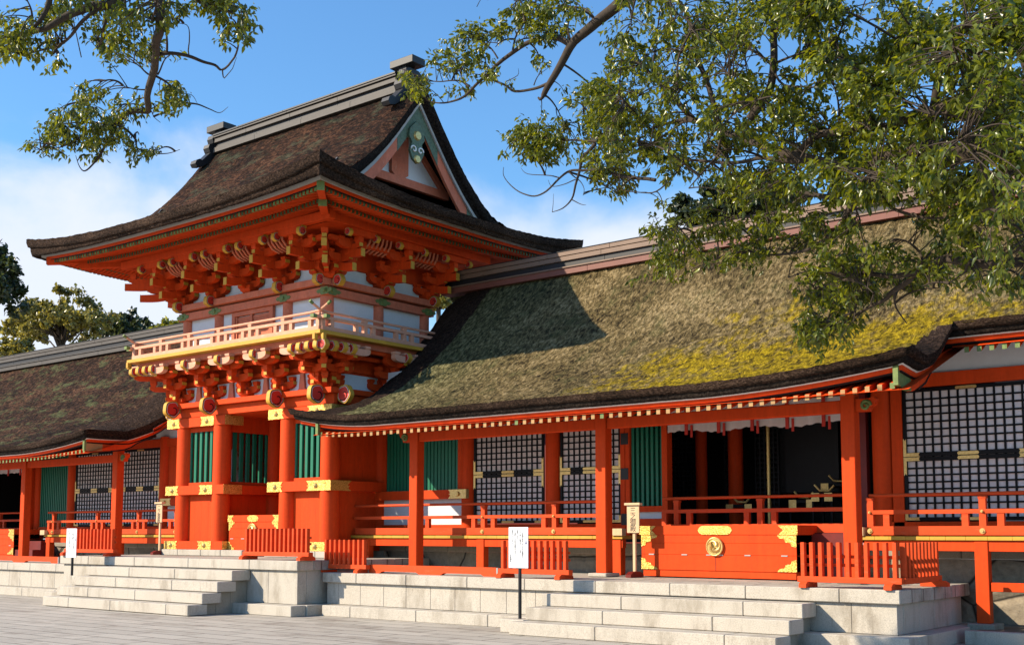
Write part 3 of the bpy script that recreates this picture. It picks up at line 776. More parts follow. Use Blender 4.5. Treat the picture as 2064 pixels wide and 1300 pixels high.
# ---------------------------------------------------------------- upper storey
UX = [XC - 2.56, XC - 1.28, XC + 1.28, XC + 2.56]
for y in ROWS:
    for x in (UX if y != YM else (UX[0], UX[-1])):
        mb = MB(); mb.cyl((x, y, 5.9), (x, y, 7.13), .155, n=24); mb.build('upper_column', 'faded_vermilion', gate)
mb = MB(); mb.box(UX[0], UX[-1], YF - .03, YF + .03, 5.91, 7.64); mb.box(UX[-1] - .03, UX[-1] + .03, YF + .04, YB, 5.91, 7.64); mb.box(UX[0] - .03, UX[0] + .03, YF + .04, YB, 5.91, 7.64); mb.box(UX[0], UX[-1], YB, YB + .06, 5.91, 7.64)
mb.build('plaster_wall', 'plaster', gate)
for z0, z1, y0, nm in ((6.915, 7.10, .19, 'tie_beam'), (7.135, 7.285, .30, 'top_beam'), (7.642, 8.30, .10, 'bracket_wall'), (5.92, 6.06, .15, 'floor_beam')):
    mb = MB(); e = .20 if nm != 'floor_beam' else 0
    mb.box(UX[0] - e, UX[-1] + e, YF - y0, YF - .04, z0, z1, 0, .004); mb.box(UX[-1] + .04, UX[-1] + y0, YF - .035, YB + e, z0, z1 - .002, 0, .004); mb.box(UX[0] - y0, UX[0] - .04, YF - .035, YB + e, z0, z1 - .002, 0, .004)
    mb.build(nm, 'vermilion' if nm == 'bracket_wall' else 'faded_vermilion', gate)
for x in UX: nosing(gate, x + (.1 if x == UX[-1] else 0), YF - .36, 7.24, .135, .13)
for y in ROWS: nosing(gate, UX[-1] + .40, y, 7.24, .135, .13, 'y')
def leaf_plate(x, y, z, ax):
    mb = MB(); p = [(-.26, 0), (-.20, .05), (-.15, .035), (-.10, .085), (.10, .085), (.15, .035), (.20, .05), (.26, 0), (.20, -.05), (.15, -.035), (.10, -.085), (-.10, -.085), (-.15, -.035), (-.20, -.05)]
    if ax == 'y': mb.prism([(x + u, z + v) for u, v in p], 'y', y - .006, y + .006); mb.disc((x, y - .006, z), (0, -1, 0), .05, .03, 6)
    else: mb.prism([(y + u, z + v) for u, v in p], 'x', x - .006, x + .006); mb.disc((x + .006, y, z), (1, 0, 0), .05, .03, 6)
    mb.build('beam_plate', 'cap_green', gate)
for x in UX: leaf_plate(x + (.12 if x == UX[-1] else (-.02 if x == UX[0] else 0)), YF - .197, 7.008, 'y')
for y in (YF - .02, YM, YB): leaf_plate(UX[-1] + .197, y, 7.008, 'x')
# door of the upper storey
mb = MB()
for a, b, c, d in ((-22.58, -22.46, 6.07, 6.80), (-21.17, -21.05, 6.07, 6.80), (-22.58, -21.05, 6.80, 6.91)): mb.box(a, b, YF - .12, YF - .035, c, d, 0, .005)
mb.box(-22.46, -22.40, YF - .09, YF - .035, 6.07, 6.79); mb.box(-21.23, -21.17, YF - .09, YF - .035, 6.07, 6.79)
do = mb.build('door_frame', 'faded_vermilion', gate)
for a, b in ((-22.40, -21.82), (-21.81, -21.23)):
    mb = MB(); mb.box(a, b, YF - .06, YF - .034, 6.06, 6.78)
    for z in (6.07, 6.42, 6.70): mb.box(a, b, YF - .075, YF - .061, z, z + .05)
    mb.build('door_leaf', 'faded_vermilion', do)
mb = MB()
for x in (XC,): mb.box(x - .04, x + .04, YF - .10, YF - .034, 6.07, 6.80)
mb.build('door_post', 'faded_vermilion', do)

# ---------------------------------------------------------------- roof
EX = 5.5; EY0 = 14.66; EY1 = 23.55; GXV = 4.12; XR = -22.03; YR0 = YM; HY = (EY1 - EY0) / 2; YM = (EY0 + EY1) / 2
PROF = [(0, 8.65), (.5, 8.80), (1.0, 8.985), (1.5, 9.225), (2.0, 9.525), (2.5, 9.91), (3.0, 10.37), (3.5, 10.93), (3.9, 11.44), (4.34, 12.02), (4.6, 12.35)]
def prof(d):
    if d <= 0: return PROF[0][1] + d * .28
    for (a, za), (b, zb) in zip(PROF[:-1], PROF[1:]):
        if d <= b: return lerp(za, zb, (d - a) / (b - a))
    return PROF[-1][1]
def smooth_prof(d):
    return (prof(d - .18) + 2 * prof(d) + prof(d + .18)) / 4 if d > .18 else prof(d)
def upturn(u, lim): return .34 * (abs(u) / lim) ** 3.0
def roof_z(x, y):
    """top of the bark roof; x measured from the gate axis"""
    ax = abs(x)
    dF = min(y - EY0, EY1 - y); dS = EX - ax
    u = upturn(x, EX) * max(0, 1 - dF / 2.6) + upturn(y - YM, HY) * max(0, 1 - dS / 2.2) * (.8)
    if dF < dS: u = upturn(x, EX) * max(0, 1 - dF / 2.6) + 0
    else: u = upturn(y - YM, HY) * max(0, 1 - dS / 2.6)
    return u, smooth_prof(dF), smooth_prof(dS)
def shag(x, y, z, a=.028):
    return a * nz(x * 5.5, y * 7, z * 7) + a * .8 * nz(x * 14, y * 19, z * 19) + a * .7 * nz(x * 1.3, y * 1.3, z * 1.3)
roof_mb = MB()
def front_pt(x, y):
    ax = abs(x); dF = min(y - EY0, EY1 - y)
    # past the hip the front slope is cut along the 45 degree line
    z = smooth_prof(dF) + upturn(x, EX) * max(0, 1 - dF / 3.0)
    # bark sinks a little towards the verge
    if dF > 1.5: z -= .16 * max(0, (ax - (GXV - .5)) / .5) ** 2 * cl01((dF - 1.5) / .5)
    return z + shag(x, y, z)
def slope_patch(back):
    NU, NV = 230, 96
    def fn(i, j):
        v = j / (NV - 1); dF = v * (HY - .04)
        lim = EX - dF if dF < EX - GXV else GXV
        x = lerp(-lim, lim, i / (NU - 1))
        y = EY0 + dF if not back else EY1 - dF
        return (XR + x, y, front_pt(x, y))
    roof_mb.grid(NU, NV, fn, 0)
slope_patch(False); slope_patch(True)
def side_patch(s):
    NU, NV = 90, 26
    def fn(i, j):
        v = j / (NV - 1); dS = v * 1.95
        lim = HY - dS
        y = lerp(YM - lim, YM + lim, i / (NU - 1))
        z = smooth_prof(dS) + upturn(y - YM, HY) * max(0, 1 - dS / 3.0)
        x = s * (EX - dS)
        return (XR + x, y, z + shag(x, y, z))
    roof_mb.grid(NU, NV, fn, 0)
side_patch(1); side_patch(-1)
roof = roof_mb.build('bark_roof', 'thatch_brown', gate, fix=False)
# eave edge in two courses, running round the four sides
def eave_loop(off, dz, n=60, uf=.36):
    """points along the front, right, back, left eave at inset 'off', dz below the top edge; uf = share of the corner upturn"""
    out = []
    for side in range(4):
        for k in range(n):
            t_ = lerp(-1, 1, k / (n - 1))
            if side == 0: x, y = t_ * (EX - off), EY0 + off; u = upturn(t_ * EX, EX)
            elif side == 1: x, y = EX - off, YM + t_ * (HY - off); u = upturn(t_ * HY, HY)
            elif side == 2: x, y = -t_ * (EX - off), EY1 - off; u = upturn(t_ * EX, EX)
            else: x, y = -(EX - off), YM - t_ * (HY - off); u = upturn(t_ * HY, HY)
            out.append((XR + x, y, 8.65 + u * uf - dz))
    return out
def band(rows, mat, name, rough=0.0):
    mb = MB(); n_ = len(rows[0]); vs = []
    for r_ in rows:
        for (x, y, z) in r_: vs.append((x + rough * nz(x * 9, y * 9, z * 40), y + rough * nz(x * 9 + 5, y * 9, z * 40), z + rough * nz(x * 8, y * 8 + 9, z * 9)))
    fs = [(j * n_ + i, j * n_ + (i + 1) % n_, (j + 1) * n_ + (i + 1) % n_, (j + 1) * n_ + i) for j in range(len(rows) - 1) for i in range(n_)]
    mb.add(vs, fs, 0, rough > 0); return mb.build(name, mat, gate)
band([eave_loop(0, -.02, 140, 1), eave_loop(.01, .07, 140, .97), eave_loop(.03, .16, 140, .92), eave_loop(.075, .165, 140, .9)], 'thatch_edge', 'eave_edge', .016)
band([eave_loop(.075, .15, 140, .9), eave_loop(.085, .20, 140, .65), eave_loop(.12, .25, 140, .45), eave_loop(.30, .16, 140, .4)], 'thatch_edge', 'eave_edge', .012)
band([eave_loop(.27, .14), eave_loop(.28, .23), eave_loop(.42, .20)], 'grey_wood', 'eave_board')
band([eave_loop(.37, .19), eave_loop(.38, .275), eave_loop(.55, .25)], 'vermilion', 'eave_fascia')
band([eave_loop(.40, .26), eave_loop(.405, .29), eave_loop(.6, .25)], 'lacquer_black', 'painted_eave_shadow')  # black strip painting in the shadow gap under the fascia
band([eave_loop(.42, .262), eave_loop(1.0, .15), eave_loop(2.3, -.02)], 'vermilion', 'eave_ceiling')
# rafters: flying rafters (outer) and base rafters (inner), green-capped
def gate_rafter_mb(mb, x0, y0, zb, x1, y1, zb1, w, h, m0, m1):
    a = Vector((x0, y0, 0)); b = Vector((x1, y1, 0)); d = (b - a).normalized(); n_ = Vector((-d.y, d.x, 0)) * (w / 2)
    vs = [a - n_, a + n_, b + n_, b - n_]
    zz = [zb, zb, zb1, zb1]
    mb.add([(q.x, q.y, z) for q, z in zip(vs, zz)] + [(q.x, q.y, z + h) for q, z in zip(vs, zz)], [(0, 1, 2, 3), (4, 5, 6, 7), (1, 2, 6, 5), (2, 3, 7, 6), (3, 0, 4, 7)], m0)
    e = d * .004
    mb.add([(a.x - n_.x * 1.04 - e.x, a.y - n_.y * 1.04 - e.y, zb - .002), (a.x + n_.x * 1.04 - e.x, a.y + n_.y * 1.04 - e.y, zb - .002), (a.x + n_.x * 1.04 - e.x, a.y + n_.y * 1.04 - e.y, zb + h + .002), (a.x - n_.x * 1.04 - e.x, a.y - n_.y * 1.04 - e.y, zb + h + .002)], [(0, 1, 2, 3)], m1)
    mb.add([(a.x - n_.x * 1.04 - e.x, a.y - n_.y * 1.04 - e.y, zb - .002), (a.x + n_.x * 1.04 - e.x, a.y + n_.y * 1.04 - e.y, zb - .002), (a.x + n_.x * 1.04 + d.x * .07, a.y + n_.y * 1.04 + d.y * .07, zb + .008), (a.x - n_.x * 1.04 + d.x * .07, a.y - n_.y * 1.04 + d.y * .07, zb + .008)], [(0, 1, 2, 3)], m1)
rest = MB()
PITCH_R = .115
for row, off, dz, dz_in, reach in (('flying_rafter', .46, .352, .40, .62), ('base_rafter', 1.03, .36, .40, 1.3)):
    lim = EX - off; n_ = int(2 * lim / PITCH_R)
    for k in range(n_ + 1):
        x = lerp(-lim + .05, lim - .05, k / n_)
        u = upturn(x / lim * EX, EX) * .36; u_in = u * .8
        mb = MB() if row == 'flying_rafter' else rest
        y0 = EY0 + off; room = lim - abs(x) + .02
        rr = min(reach, room + .12) if row == 'flying_rafter' else min(reach, room + .15)
        gate_rafter_mb(mb, XR + x, y0, 8.65 + u - dz, XR + x, y0 + rr, 8.65 + u_in - dz + rr * .20, (.07 if row == 'flying_rafter' else .06), (.095 if row == 'flying_rafter' else .075), 0, 1)
        if row == 'flying_rafter': mb.build('flying_rafter', ['vermilion', 'cap_green' if rng.random() < .62 else 'dark_green'], gate)
    for s in (1, -1):
        lim2 = HY - off; n2 = int(2 * lim2 / PITCH_R)
        for k in range(n2 + 1):
            y = lerp(-lim2 + .05, lim2 - .05, k / n2); u = upturn(y / lim2 * HY, HY) * .36
            rr = min(reach, lim2 - abs(y) + .14)
            gate_rafter_mb(rest, XR + s * (EX - off), YM + y, 8.65 + u - dz, XR + s * (EX - off - rr), YM + y, 8.65 + u * .75 - dz + rr * .20, .06, .075, 0, 1)
ro = rest.build('eave_rafters', ['vermilion', 'dark_green'], gate, fix=False); ro['kind'] = 'stuff'
# boards carrying each rafter row
band([eave_loop(1.0, .22), eave_loop(1.0, .27), eave_loop(1.1, .26)], 'vermilion', 'rafter_board')
for s in (1, -1):                            # corner (hip) rafters
    mb = MB(); x0, y0 = XR + s * (EX - .38), EY0 + .38; x1, y1 = XR + s * (EX - 2.6), EY0 + 2.6
    gate_rafter_mb(mb, x0, y0, 8.36, x1, y1, 8.52, .15, .20, 0, 1); hr = mb.build('hip_rafter', ['vermilion', 'cap_green'], gate)
    mb = MB(); gate_rafter_mb(mb, XR + s * (EX - .95), EY0 + .95, 8.27, XR + s * (EX - 2.8), EY0 + 2.8, 8.45, .17, .14, 0, 1); mb.build('hip_rafter', ['vermilion', 'cap_green'], gate)
# purlin on the outermost brackets
for (x0, x1, y0, y1) in ((XC - 3.9, XC + 3.9, 16.25, 16.42), (XC + 3.62, XC + 3.80, 16.43, 21.7), (XC - 3.80, XC - 3.62, 16.43, 21.7)):
    mb = MB(); mb.box(x0, x1, y0, y1, 8.255, 8.44, 0, .005); mb.build('purlin', 'vermilion', gate)
for k in range(2):
    yy = 16.72 + k * .30
    mb = MB(); mb.box(XC - 3.2, XC + 3.2, yy - .05, yy + .05, 7.99, 8.10, 0); mb.box(XC + 3.32 - k * .3 - .05, XC + 3.32 - k * .3 + .05, yy + .06, 21.2, 7.991, 8.099); mb.build('through_beam', 'vermilion', gate)
mb = MB(); mb.grid(2, 2, lambda i, j: (XC + (-3.7, 3.7)[i], (16.45, 17.38)[j], (8.255, 8.25)[j])); mb.grid(2, 2, lambda i, j: (XC + (3.65, 2.62)[j], (16.5, 21.5)[i], (8.255, 8.25)[j])); mb.build('bracket_ceiling', 'vermilion', gate, fix=False)
for i in range(5):
    for dx in ((-.42, .42)):
        nosing(gate, CXS[i] + dx - .0, 16.26, 8.12, .10, .10)
for y in ROWS:
    for d in (-.42, .42): nosing(gate, CXS[-1] + 1.14, y + d, 8.13, .085, .10, 'y')
# curved rib boards between the uppermost brackets
for i in range(4):
    cx = (CXS[i] + CXS[i + 1]) / 2
    for k in range(5):
        xx = cx + (k - 2) * .12
        mb = MB(); pts = [(xx, 16.40, 8.24), (xx, 16.44, 8.08), (xx, 16.56, 7.97), (xx, 16.75, 7.92)]; mb.tube(pts, .028, 6); mb.build('ceiling_rib', 'faded_vermilion', gate)
for i in range(2):
    cy = (ROWS[i] + ROWS[i + 1]) / 2
    for k in range(6):
        yy = cy + (k - 2.5) * .13
        mb = MB(); X = CXS[-1]; pts = [(X + .92, yy, 8.28), (X + .88, yy, 8.12), (X + .76, yy, 8.0), (X + .60, yy, 7.94)]; mb.tube(pts, .028, 6); mb.build('ceiling_rib', 'faded_vermilion', gate)

# gables: verge bark, barge boards, pediment
for s in (1, -1):
    XV = XR + s * GXV
    def vz(y, dz, s=s):
        dF = min(y - EY0, EY1 - y)
        return smooth_prof(dF) - .16 * cl01((dF - 1.5) / .5) - dz
    ys = [lerp(EY0 + 1.42, EY1 - 1.42, k / 60) for k in range(61)]
    mb = MB()
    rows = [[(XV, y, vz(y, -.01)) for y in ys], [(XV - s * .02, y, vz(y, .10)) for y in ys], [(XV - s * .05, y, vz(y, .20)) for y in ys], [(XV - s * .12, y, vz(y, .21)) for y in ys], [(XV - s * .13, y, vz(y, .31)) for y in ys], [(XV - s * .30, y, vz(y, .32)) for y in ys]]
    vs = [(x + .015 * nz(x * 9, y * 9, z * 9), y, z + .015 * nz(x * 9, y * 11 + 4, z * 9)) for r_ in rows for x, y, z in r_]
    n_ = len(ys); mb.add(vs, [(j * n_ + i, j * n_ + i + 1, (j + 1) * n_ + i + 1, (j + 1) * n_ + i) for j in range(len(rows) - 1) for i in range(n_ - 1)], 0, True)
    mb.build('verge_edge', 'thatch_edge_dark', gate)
    def board(name, xo, th, d0, d1, mat, ya, yb, n_=30):
        for half in (0, 1):
            P = [lerp(ya, yb, k / n_) for k in range(n_ + 1)]
            if half: P = [2 * YM - y for y in P]
            poly = [(y, vz(y, d0)) for y in P] + [(y, vz(y, d1)) for y in P[::-1]]
            m_ = MB(); m_.prism(poly, 'x', XV - s * xo, XV - s * (xo + th)); m_.build(name, mat, gate)
    board('verge_board', .16, .05, .32, .42, 'grey_wood', 16.55, YM)
    board('barge_board', .22, .07, .40, .78, 'faded_vermilion', 16.75, YM - .02)
    for ya, yb in ((16.7, 17.35), (18.42, YM)): board('barge_paint', .213, .01, .41, .80, 'carved_green', ya, yb, 8)
    XW = XV - s * .78
    P = [lerp(17.1, 20.9, k / 40) for k in range(41)]
    mb = MB(); mb.prism([(y, vz(y, .3)) for y in P] + [(20.9, 9.93), (17.1, 9.93)], 'x', XW, XW - s * .05); mb.build('gable_plaster', 'plaster', gate)
    mb = MB(); mb.prism([(16.6, 9.2), (17.1, 9.928), (20.9, 9.928), (21.4, 9.2)], 'x', XW, XW - s * .05); mb.build('gable_shadow_panel', 'ridge_dark', gate)  # dark sheet standing in for the shadow gap below the tie
    mb = MB(); mb.box(min(XW + s * .002, XW + s * .12), max(XW + s * .002, XW + s * .12), 17.3, 20.7, 9.74, 9.94, 0, .005); mb.build('gable_tie', 'faded_vermilion', gate)
    mb = MB(); mb.prism([(18.83, 9.94), (18.72, 10.02), (18.72, 10.95), (19.28, 10.95), (19.28, 10.02), (19.17, 9.94), (19.0, 9.86)], 'x', min(XW, XW + s * .10), max(XW, XW + s * .10)); mb.build('king_post', 'faded_vermilion', gate)
    for h_ in (0, 1):
        p = [(17.75, 9.95), (18.7, 10.82), (18.7, 10.98), (17.55, 9.95)]
        if h_: p = [(2 * YM - y, z) for y, z in p]
        mb = MB(); mb.prism(p, 'x', min(XW, XW + s * .08), max(XW, XW + s * .08)); mb.build('gable_strut', 'faded_vermilion', gate)
    XP = XV - s * .20
    mb = MB(); mb.prism([(18.78, 10.95), (19.0, 11.16), (19.22, 10.95), (19.26, 10.75), (19.16, 10.62), (19.24, 10.42), (19.14, 10.22), (19.0, 10.14), (18.86, 10.22), (18.76, 10.42), (18.84, 10.62), (18.74, 10.75)], 'x', min(XP, XP + s * .06), max(XP, XP + s * .06)); pe = mb.build('gable_pendant', 'carved_green', gate)
    mb = MB(); mb.disc((XP + s * .06, 19.0, 10.80), (s, 0, 0), .12, .05, 8); mb.disc((XP + s * .06, 19.0, 10.24), (s, 0, 0), .11, .04, 6); mb.build('pendant_flower', 'gold_plain', pe)
    for q in (-1, 1):
        mb = MB(); pts = [(XP + s * .07, 19.0 + q * (.11 + .10 * lerp(1, .2, k / 12) * math.cos(k * .5)), 10.45 + .10 * lerp(1, .2, k / 12) * math.sin(k * .5)) for k in range(13)]; mb.tube(pts, .02, 6); mb.build('pendant_scroll', 'white_line', pe)
# ridge
RX0, RX1 = XR - 3.50, XR + 3.45
def ridge_pile(parent, x0, x1, y, layers):
    for (hw, z0, z1, mat) in layers:
        mb = MB(); xs = [x0] + cuts_every(x0, x1, 1.8, .02) + [x1]
        for a, b in zip(xs[:-1], xs[1:]): mb.box(a + .002, b - .002, y - hw, y + hw, z0, z1, 0, .004)
        mb.build('ridge_course', mat, parent)
ridge_pile(gate, RX0, RX1, YM, ((.30, 11.92, 12.05, 'ridge_grey'), (.24, 12.052, 12.11, 'ridge_grey'), (.19, 12.112, 12.21, 'ridge_dark'), (.26, 12.212, 12.32, 'ridge_grey'), (.30, 12.34, 12.385, 'ridge_grey'), (.32, 12.387, 12.43, 'ridge_dark')))
for s in (1, -1):
    X = XR + s * 3.52
    sc_ = []
    # stepped scroll-shaped end board (onigawara of wood), symmetric about the ridge line
    half = [(0, 12.50), (.16, 12.50), (.27, 12.43), (.31, 12.32), (.27, 12.22), (.30, 12.20), (.40, 12.14), (.43, 12.04), (.38, 11.94), (.36, 11.92), (.62, 11.64), (.70, 11.66), (.80, 11.60), (.84, 11.50), (.78, 11.42), (.62, 11.46), (.40, 11.62), (0, 11.80)]
    poly = [(YM - a, b) for a, b in half] + [(YM + a, b) for a, b in half[::-1]]
    mb = MB(); mb.prism(poly, 'x', min(X, X + s * .24), max(X, X + s * .24)); mb.build('ridge_end_board', 'ridge_dark', gate)
    mb = MB(); mb.box(X - .35 if s > 0 else X - .40, X + .40 if s > 0 else X + .35, YM - .22, YM + .22, 12.58, 12.76, 0, .01); mb.box(X - .12, X + .12, YM - .14, YM + .14, 12.43, 12.58); mb.build('ridge_end_cap', 'ridge_dark', gate)
# ------------------------------------------------------------------ long halls with deep-eaved bark roofs
YE, YME, YW, YR = 16.0, 17.95, 18.9, 21.0     # porch eave, main eave, wall, ridge
HP = [(16.0, 3.95), (16.5, 4.12), (17.0, 4.31), (17.5, 4.535), (17.95, 4.78), (18.5, 5.14), (19.1, 5.62), (19.7, 6.16), (20.3, 6.77), (20.8, 7.33), (21.0, 7.56)]
def hp1(y):
    if y <= 16: return 3.95 + (y - 16) * .32
    for (a, za), (b, zb) in zip(HP[:-1], HP[1:]):
        if y <= b: return lerp(za, zb, (y - a) / (b - a))
    return HP[-1][1]
def hp(y): return (hp1(y - .15) + 2 * hp1(y) + hp1(y + .15)) / 4 if 16.15 < y < 20.85 else hp1(y)

def hall(label, loc, x0, x1, px0, px1, mats, left_verge, posts, ridge_mats):
    t = thing('shrine_hall', label, 'hall', loc)
    def up(x, y):
        u = .25 * cl01((x - (px1 - 3.6)) / 3.6) ** 1.9
        if left_verge: u += .25 * cl01((px0 + 2.4 - x) / 2.4) ** 2
        return u * cl01(1 - (y - YE) / 2.4)
    right_verge = x1 <= px1 + .01
    def top(x, y):
        z = hp(y) + up(x, y)
        if right_verge: return z - .30 * cl01((x - (px1 - 1.3)) / 1.3) ** 2 * cl01((y - 16.1) / 1.2)
        if left_verge: z -= .40 * cl01((px0 + 1.5 - x) / 1.5) ** 2 * cl01((y - 16.1) / 1.2)
        if y < YME + .3: z -= .22 * cl01((x - (px1 - .9)) / .9) ** 2 * cl01((y - 16.1) / .6) * cl01((YME - y) / .7) * (1 if x <= px1 + .01 else 0)
        return z
    def sh(x, y): 
        return .024 * nz(x * 4.5, y * 6, 1) + .034 * nz(x * 9, y * 11, 5) + .025 * nz(x * 1.1, y * 1.4, 8)
    mb = MB()
    def patch(xa, xb, ya, yb, dx=.058, dy=.05):
        nu = int((xb - xa) / dx) + 2; nv = int((yb - ya) / dy) + 2
        o = len(mb.f)
        mb.grid(nu, nv, lambda i, j: (lambda x, y: (x, y, top(x, y) + sh(x, y)))(lerp(xa, xb, i / (nu - 1)), lerp(ya, yb, j / (nv - 1))), 0)
        for k in range(o, len(mb.f)):
            vx, vy, _ = mb.v[mb.f[k][0]]
            bare = (right_verge and vx > px1 - 1.3) or (left_verge and vx < px0 + 1.45) or (vy < YME - .05 and vx > px1 - (1.25 if not left_verge else .35) * cl01((YME + .8 - vy) / 1.2))
            if bare: mb.m[k] = 1
    patch(px0, px1, YE, YME); patch(x0, x1, YME, YR - .02)
    mb.build('bark_roof', mats, t, fix=False)
    mb = MB(); mb.grid(2, 8, lambda i, j: ((x0, x1)[i], YR + j * .45, hp(YR - j * .45)), 0); mb.build('rear_roof', mats[0], t, fix=False)
    # eave edge path: main eave, porch verge, porch front, left verge
    def path(d, dz, rough):
        P = []
        def put(x, y, ex, ey):
            z = top(min(max(ex, x0), x1), ey) - dz
            P.append((x + rough * nz(x * 8, y * 8, z * 30), y + rough * nz(x * 8, y * 8 + 7, z * 30), z + rough * nz(x * 7, y * 7, z * 7 + 3)))
        n = 30 if right_verge else max(int((x1 - px1) / .15), 3)
        for k in range(n + 1):
            if right_verge: y = lerp(YR, YME + d, k / n); put(px1 - d, y, px1, y); continue
            x = lerp(x1, px1 - d, k / n); put(x, YME + d, max(x, px1 + .02), YME)
        n = 24
        for k in range(n + 1): y = lerp(YME + d, YE + d, k / n); put(px1 - d, y, px1, min(max(y - d * (1 - k / n * 1), YE), YME))
        n = int((px1 - px0) / .12)
        for k in range(1, n + 1): x = lerp(px1 - d, px0 + (d if left_verge else 0), k / n); put(x, YE + d, lerp(px1, px0, k / n), YE)
        if left_verge:
            n = 60
            for k in range(1, n + 1): y = lerp(YE + d, YR, k / n); put(px0 + d, y, px0, lerp(YE, YR, k / n))
        return P
    def strip(rows, mat, name):
        m_ = MB(); n = len(rows[0]); vs = [p for r_ in rows for p in r_]
        m_.add(vs, [(j * n + i, j * n + i + 1, (j + 1) * n + i + 1, (j + 1) * n + i) for j in range(len(rows) - 1) for i in range(n - 1)], 0, True)
        return m_.build(name, mat, t)
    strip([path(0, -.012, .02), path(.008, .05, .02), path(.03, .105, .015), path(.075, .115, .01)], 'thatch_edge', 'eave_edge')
    strip([path(.075, .11, .012), path(.085, .16, .012), path(.11, .205, .008), path(.22, .21, 0)], 'thatch_edge_dark', 'eave_edge')  # darker bark puts the shade of the recessed course into its colour
    strip([path(.16, .205, 0), path(.17, .225, 0), path(.25, .226, 0)], 'white_line', 'eave_board')
    strip([path(.185, .226, 0), path(.19, .295, 0), path(.30, .296, 0)], 'vermilion', 'eave_fascia')
    strip([path(.205, .297, 0), path(.21, .325, 0), path(.5, .326, 0)], 'lacquer_black', 'painted_eave_shadow')  # shadow gap below the fascia, put in as a black strip
    # rafters
    SL = .36
    def rafter(x, ya, u, first=None):
        zt = hp(ya) + u - .325
        y0 = ya + .20
        m_ = MB(); w = .034
        y1 = 18.88
        dzz = (y1 - y0) * (SL if ya < 17 else .5) - u * .8
        m_.add([(x - w, y0, zt - .085), (x + w, y0, zt - .085), (x + w, y1, zt - .085 + dzz), (x - w, y1, zt - .085 + dzz), (x - w, y0, zt), (x + w, y0, zt), (x + w, y1, zt + dzz), (x - w, y1, zt + dzz)],
               [(0, 3, 2, 1), (4, 5, 6, 7), (1, 2, 6, 5), (3, 0, 4, 7)], 0)
        m_.add([(x - w - .001, y0 - .003, zt - .086), (x + w + .001, y0 - .003, zt - .086), (x + w + .001, y0 - .003, zt + .001), (x - w - .001, y0 - .003, zt + .001)], [(0, 1, 2, 3)], 1)
        return m_
    n = int((px1 - .22 - (px0 + .9 if left_verge else max(px0, -37))) / .186)
    for k in range(n + 1):
        x = px1 - .34 - k * .186
        cap = 'cap_green' if (x > px1 - .5 or (not left_verge and rng.random() < .7) or rng.random() < .04) else 'gable_ochre'  # duller ochre paints in the partial shade on the tips
        rafter(x, YE, up(x, YE) * .55).build('rafter', ['vermilion', cap], t, fix=False)
    for k in range(0 if right_verge else int((min(x1, -2.0) - px1) / .186)):
        x = px1 + .12 + k * .186
        rafter(x, YME, 0).build('rafter', ['vermilion', 'cap_green'], t, fix=False)
    mb = MB(); za = hp(YE) - .322; zb = za + (18.9 - 16.17) * SL
    mb.grid(2, 2, lambda i, j: ((px0 + .6, px1 - .1)[i], (16.17, 18.95)[j], (za, zb)[j])); 
    if not right_verge: mb.grid(2, 2, lambda i, j: ((px1 - .1, x1)[i], (YME + .17, 18.95)[j], (hp(YME) - .322, hp(YME) - .322 + .78 * .5)[j]))
    mb.build('eave_ceiling', 'vermilion', t, fix=False)
    # barge boards at the ends of the porch eave
    def barge(xc, ye, th=.075, cap='cap_green', inner='gable_ochre', far=YME + .12, xe=None):
        xe = xe or xc
        def zt(y): return top(xe, max(y - .02, YE)) - (.225 if y < 17.6 else .20)
        ys = [lerp(16.14, far, k / 24) for k in range(25)]
        def seg(a, b, name, mat, e=0):
            Y = [y for y in ys if a <= y <= b]; Y = [a] + Y + [b]
            poly = [(y, zt(y)) for y in Y] + [(y, zt(y) - .30 + .10 * cl01((y - 16.3) / 1.5) + e) for y in Y[::-1]]
            m_ = MB(); m_.prism(poly, 'x', xc - th / 2 - abs(e) * .2, xc + th / 2 + abs(e) * .2); return m_.build(name, mat, t)
        seg(16.14, 16.20, 'barge_end', cap); seg(16.201, 16.66, 'barge_paint', inner); seg(16.661, far, 'barge_board', 'vermilion')
        Y = ys; poly = [(y, zt(y) - .302 + .10 * cl01((y - 16.3) / 1.5)) for y in Y if y > 16.9] + [(y, zt(y) - .335 + .10 * cl01((y - 16.3) / 1.5)) for y in Y[::-1] if y > 16.9]
        m_ = MB(); m_.prism(poly, 'x', xc - th / 2, xc + th / 2 + .01); m_.build('barge_trim', 'lacquer_black', t)
    barge(px1 - .27, YE, xe=px1, inner='gable_ochre' if not left_verge else 'cap_green', far=18.9 if right_verge else YME + .12)
    if left_verge: barge(px0 + .75, YE, inner='vermilion', far=18.6, xe=px0 + .3)
    # square porch posts and head beam
    for x in posts:
        mb = MB(); mb.box(x - .20, x + .20, 17.12, 17.56, .82, .884, 0, .012); mb.build('post_base', 'granite', t)
        mb = MB(); mb.box(x - .113, x + .113, 17.25, 17.47, .884, 3.93, 0, .012); mb.build('porch_post', 'vermilion', t)
    bx = sorted(posts)
    for a, b in zip(bx[:-1], bx[1:]):
        mb = MB(); mb.box(a + .114, b - .114, 17.29, 17.43, 3.475, 3.675, 0, .012); mb.build('head_beam', 'vermilion', t)
    mb = MB(); mb.box(px0 + .9, px1 - .3, 17.29, 17.45, 3.90, 4.0); mb.build('purlin', 'vermilion', t)
    ends = [(bx[-1], 1)] + ([(bx[0], -1)] if left_verge else [])
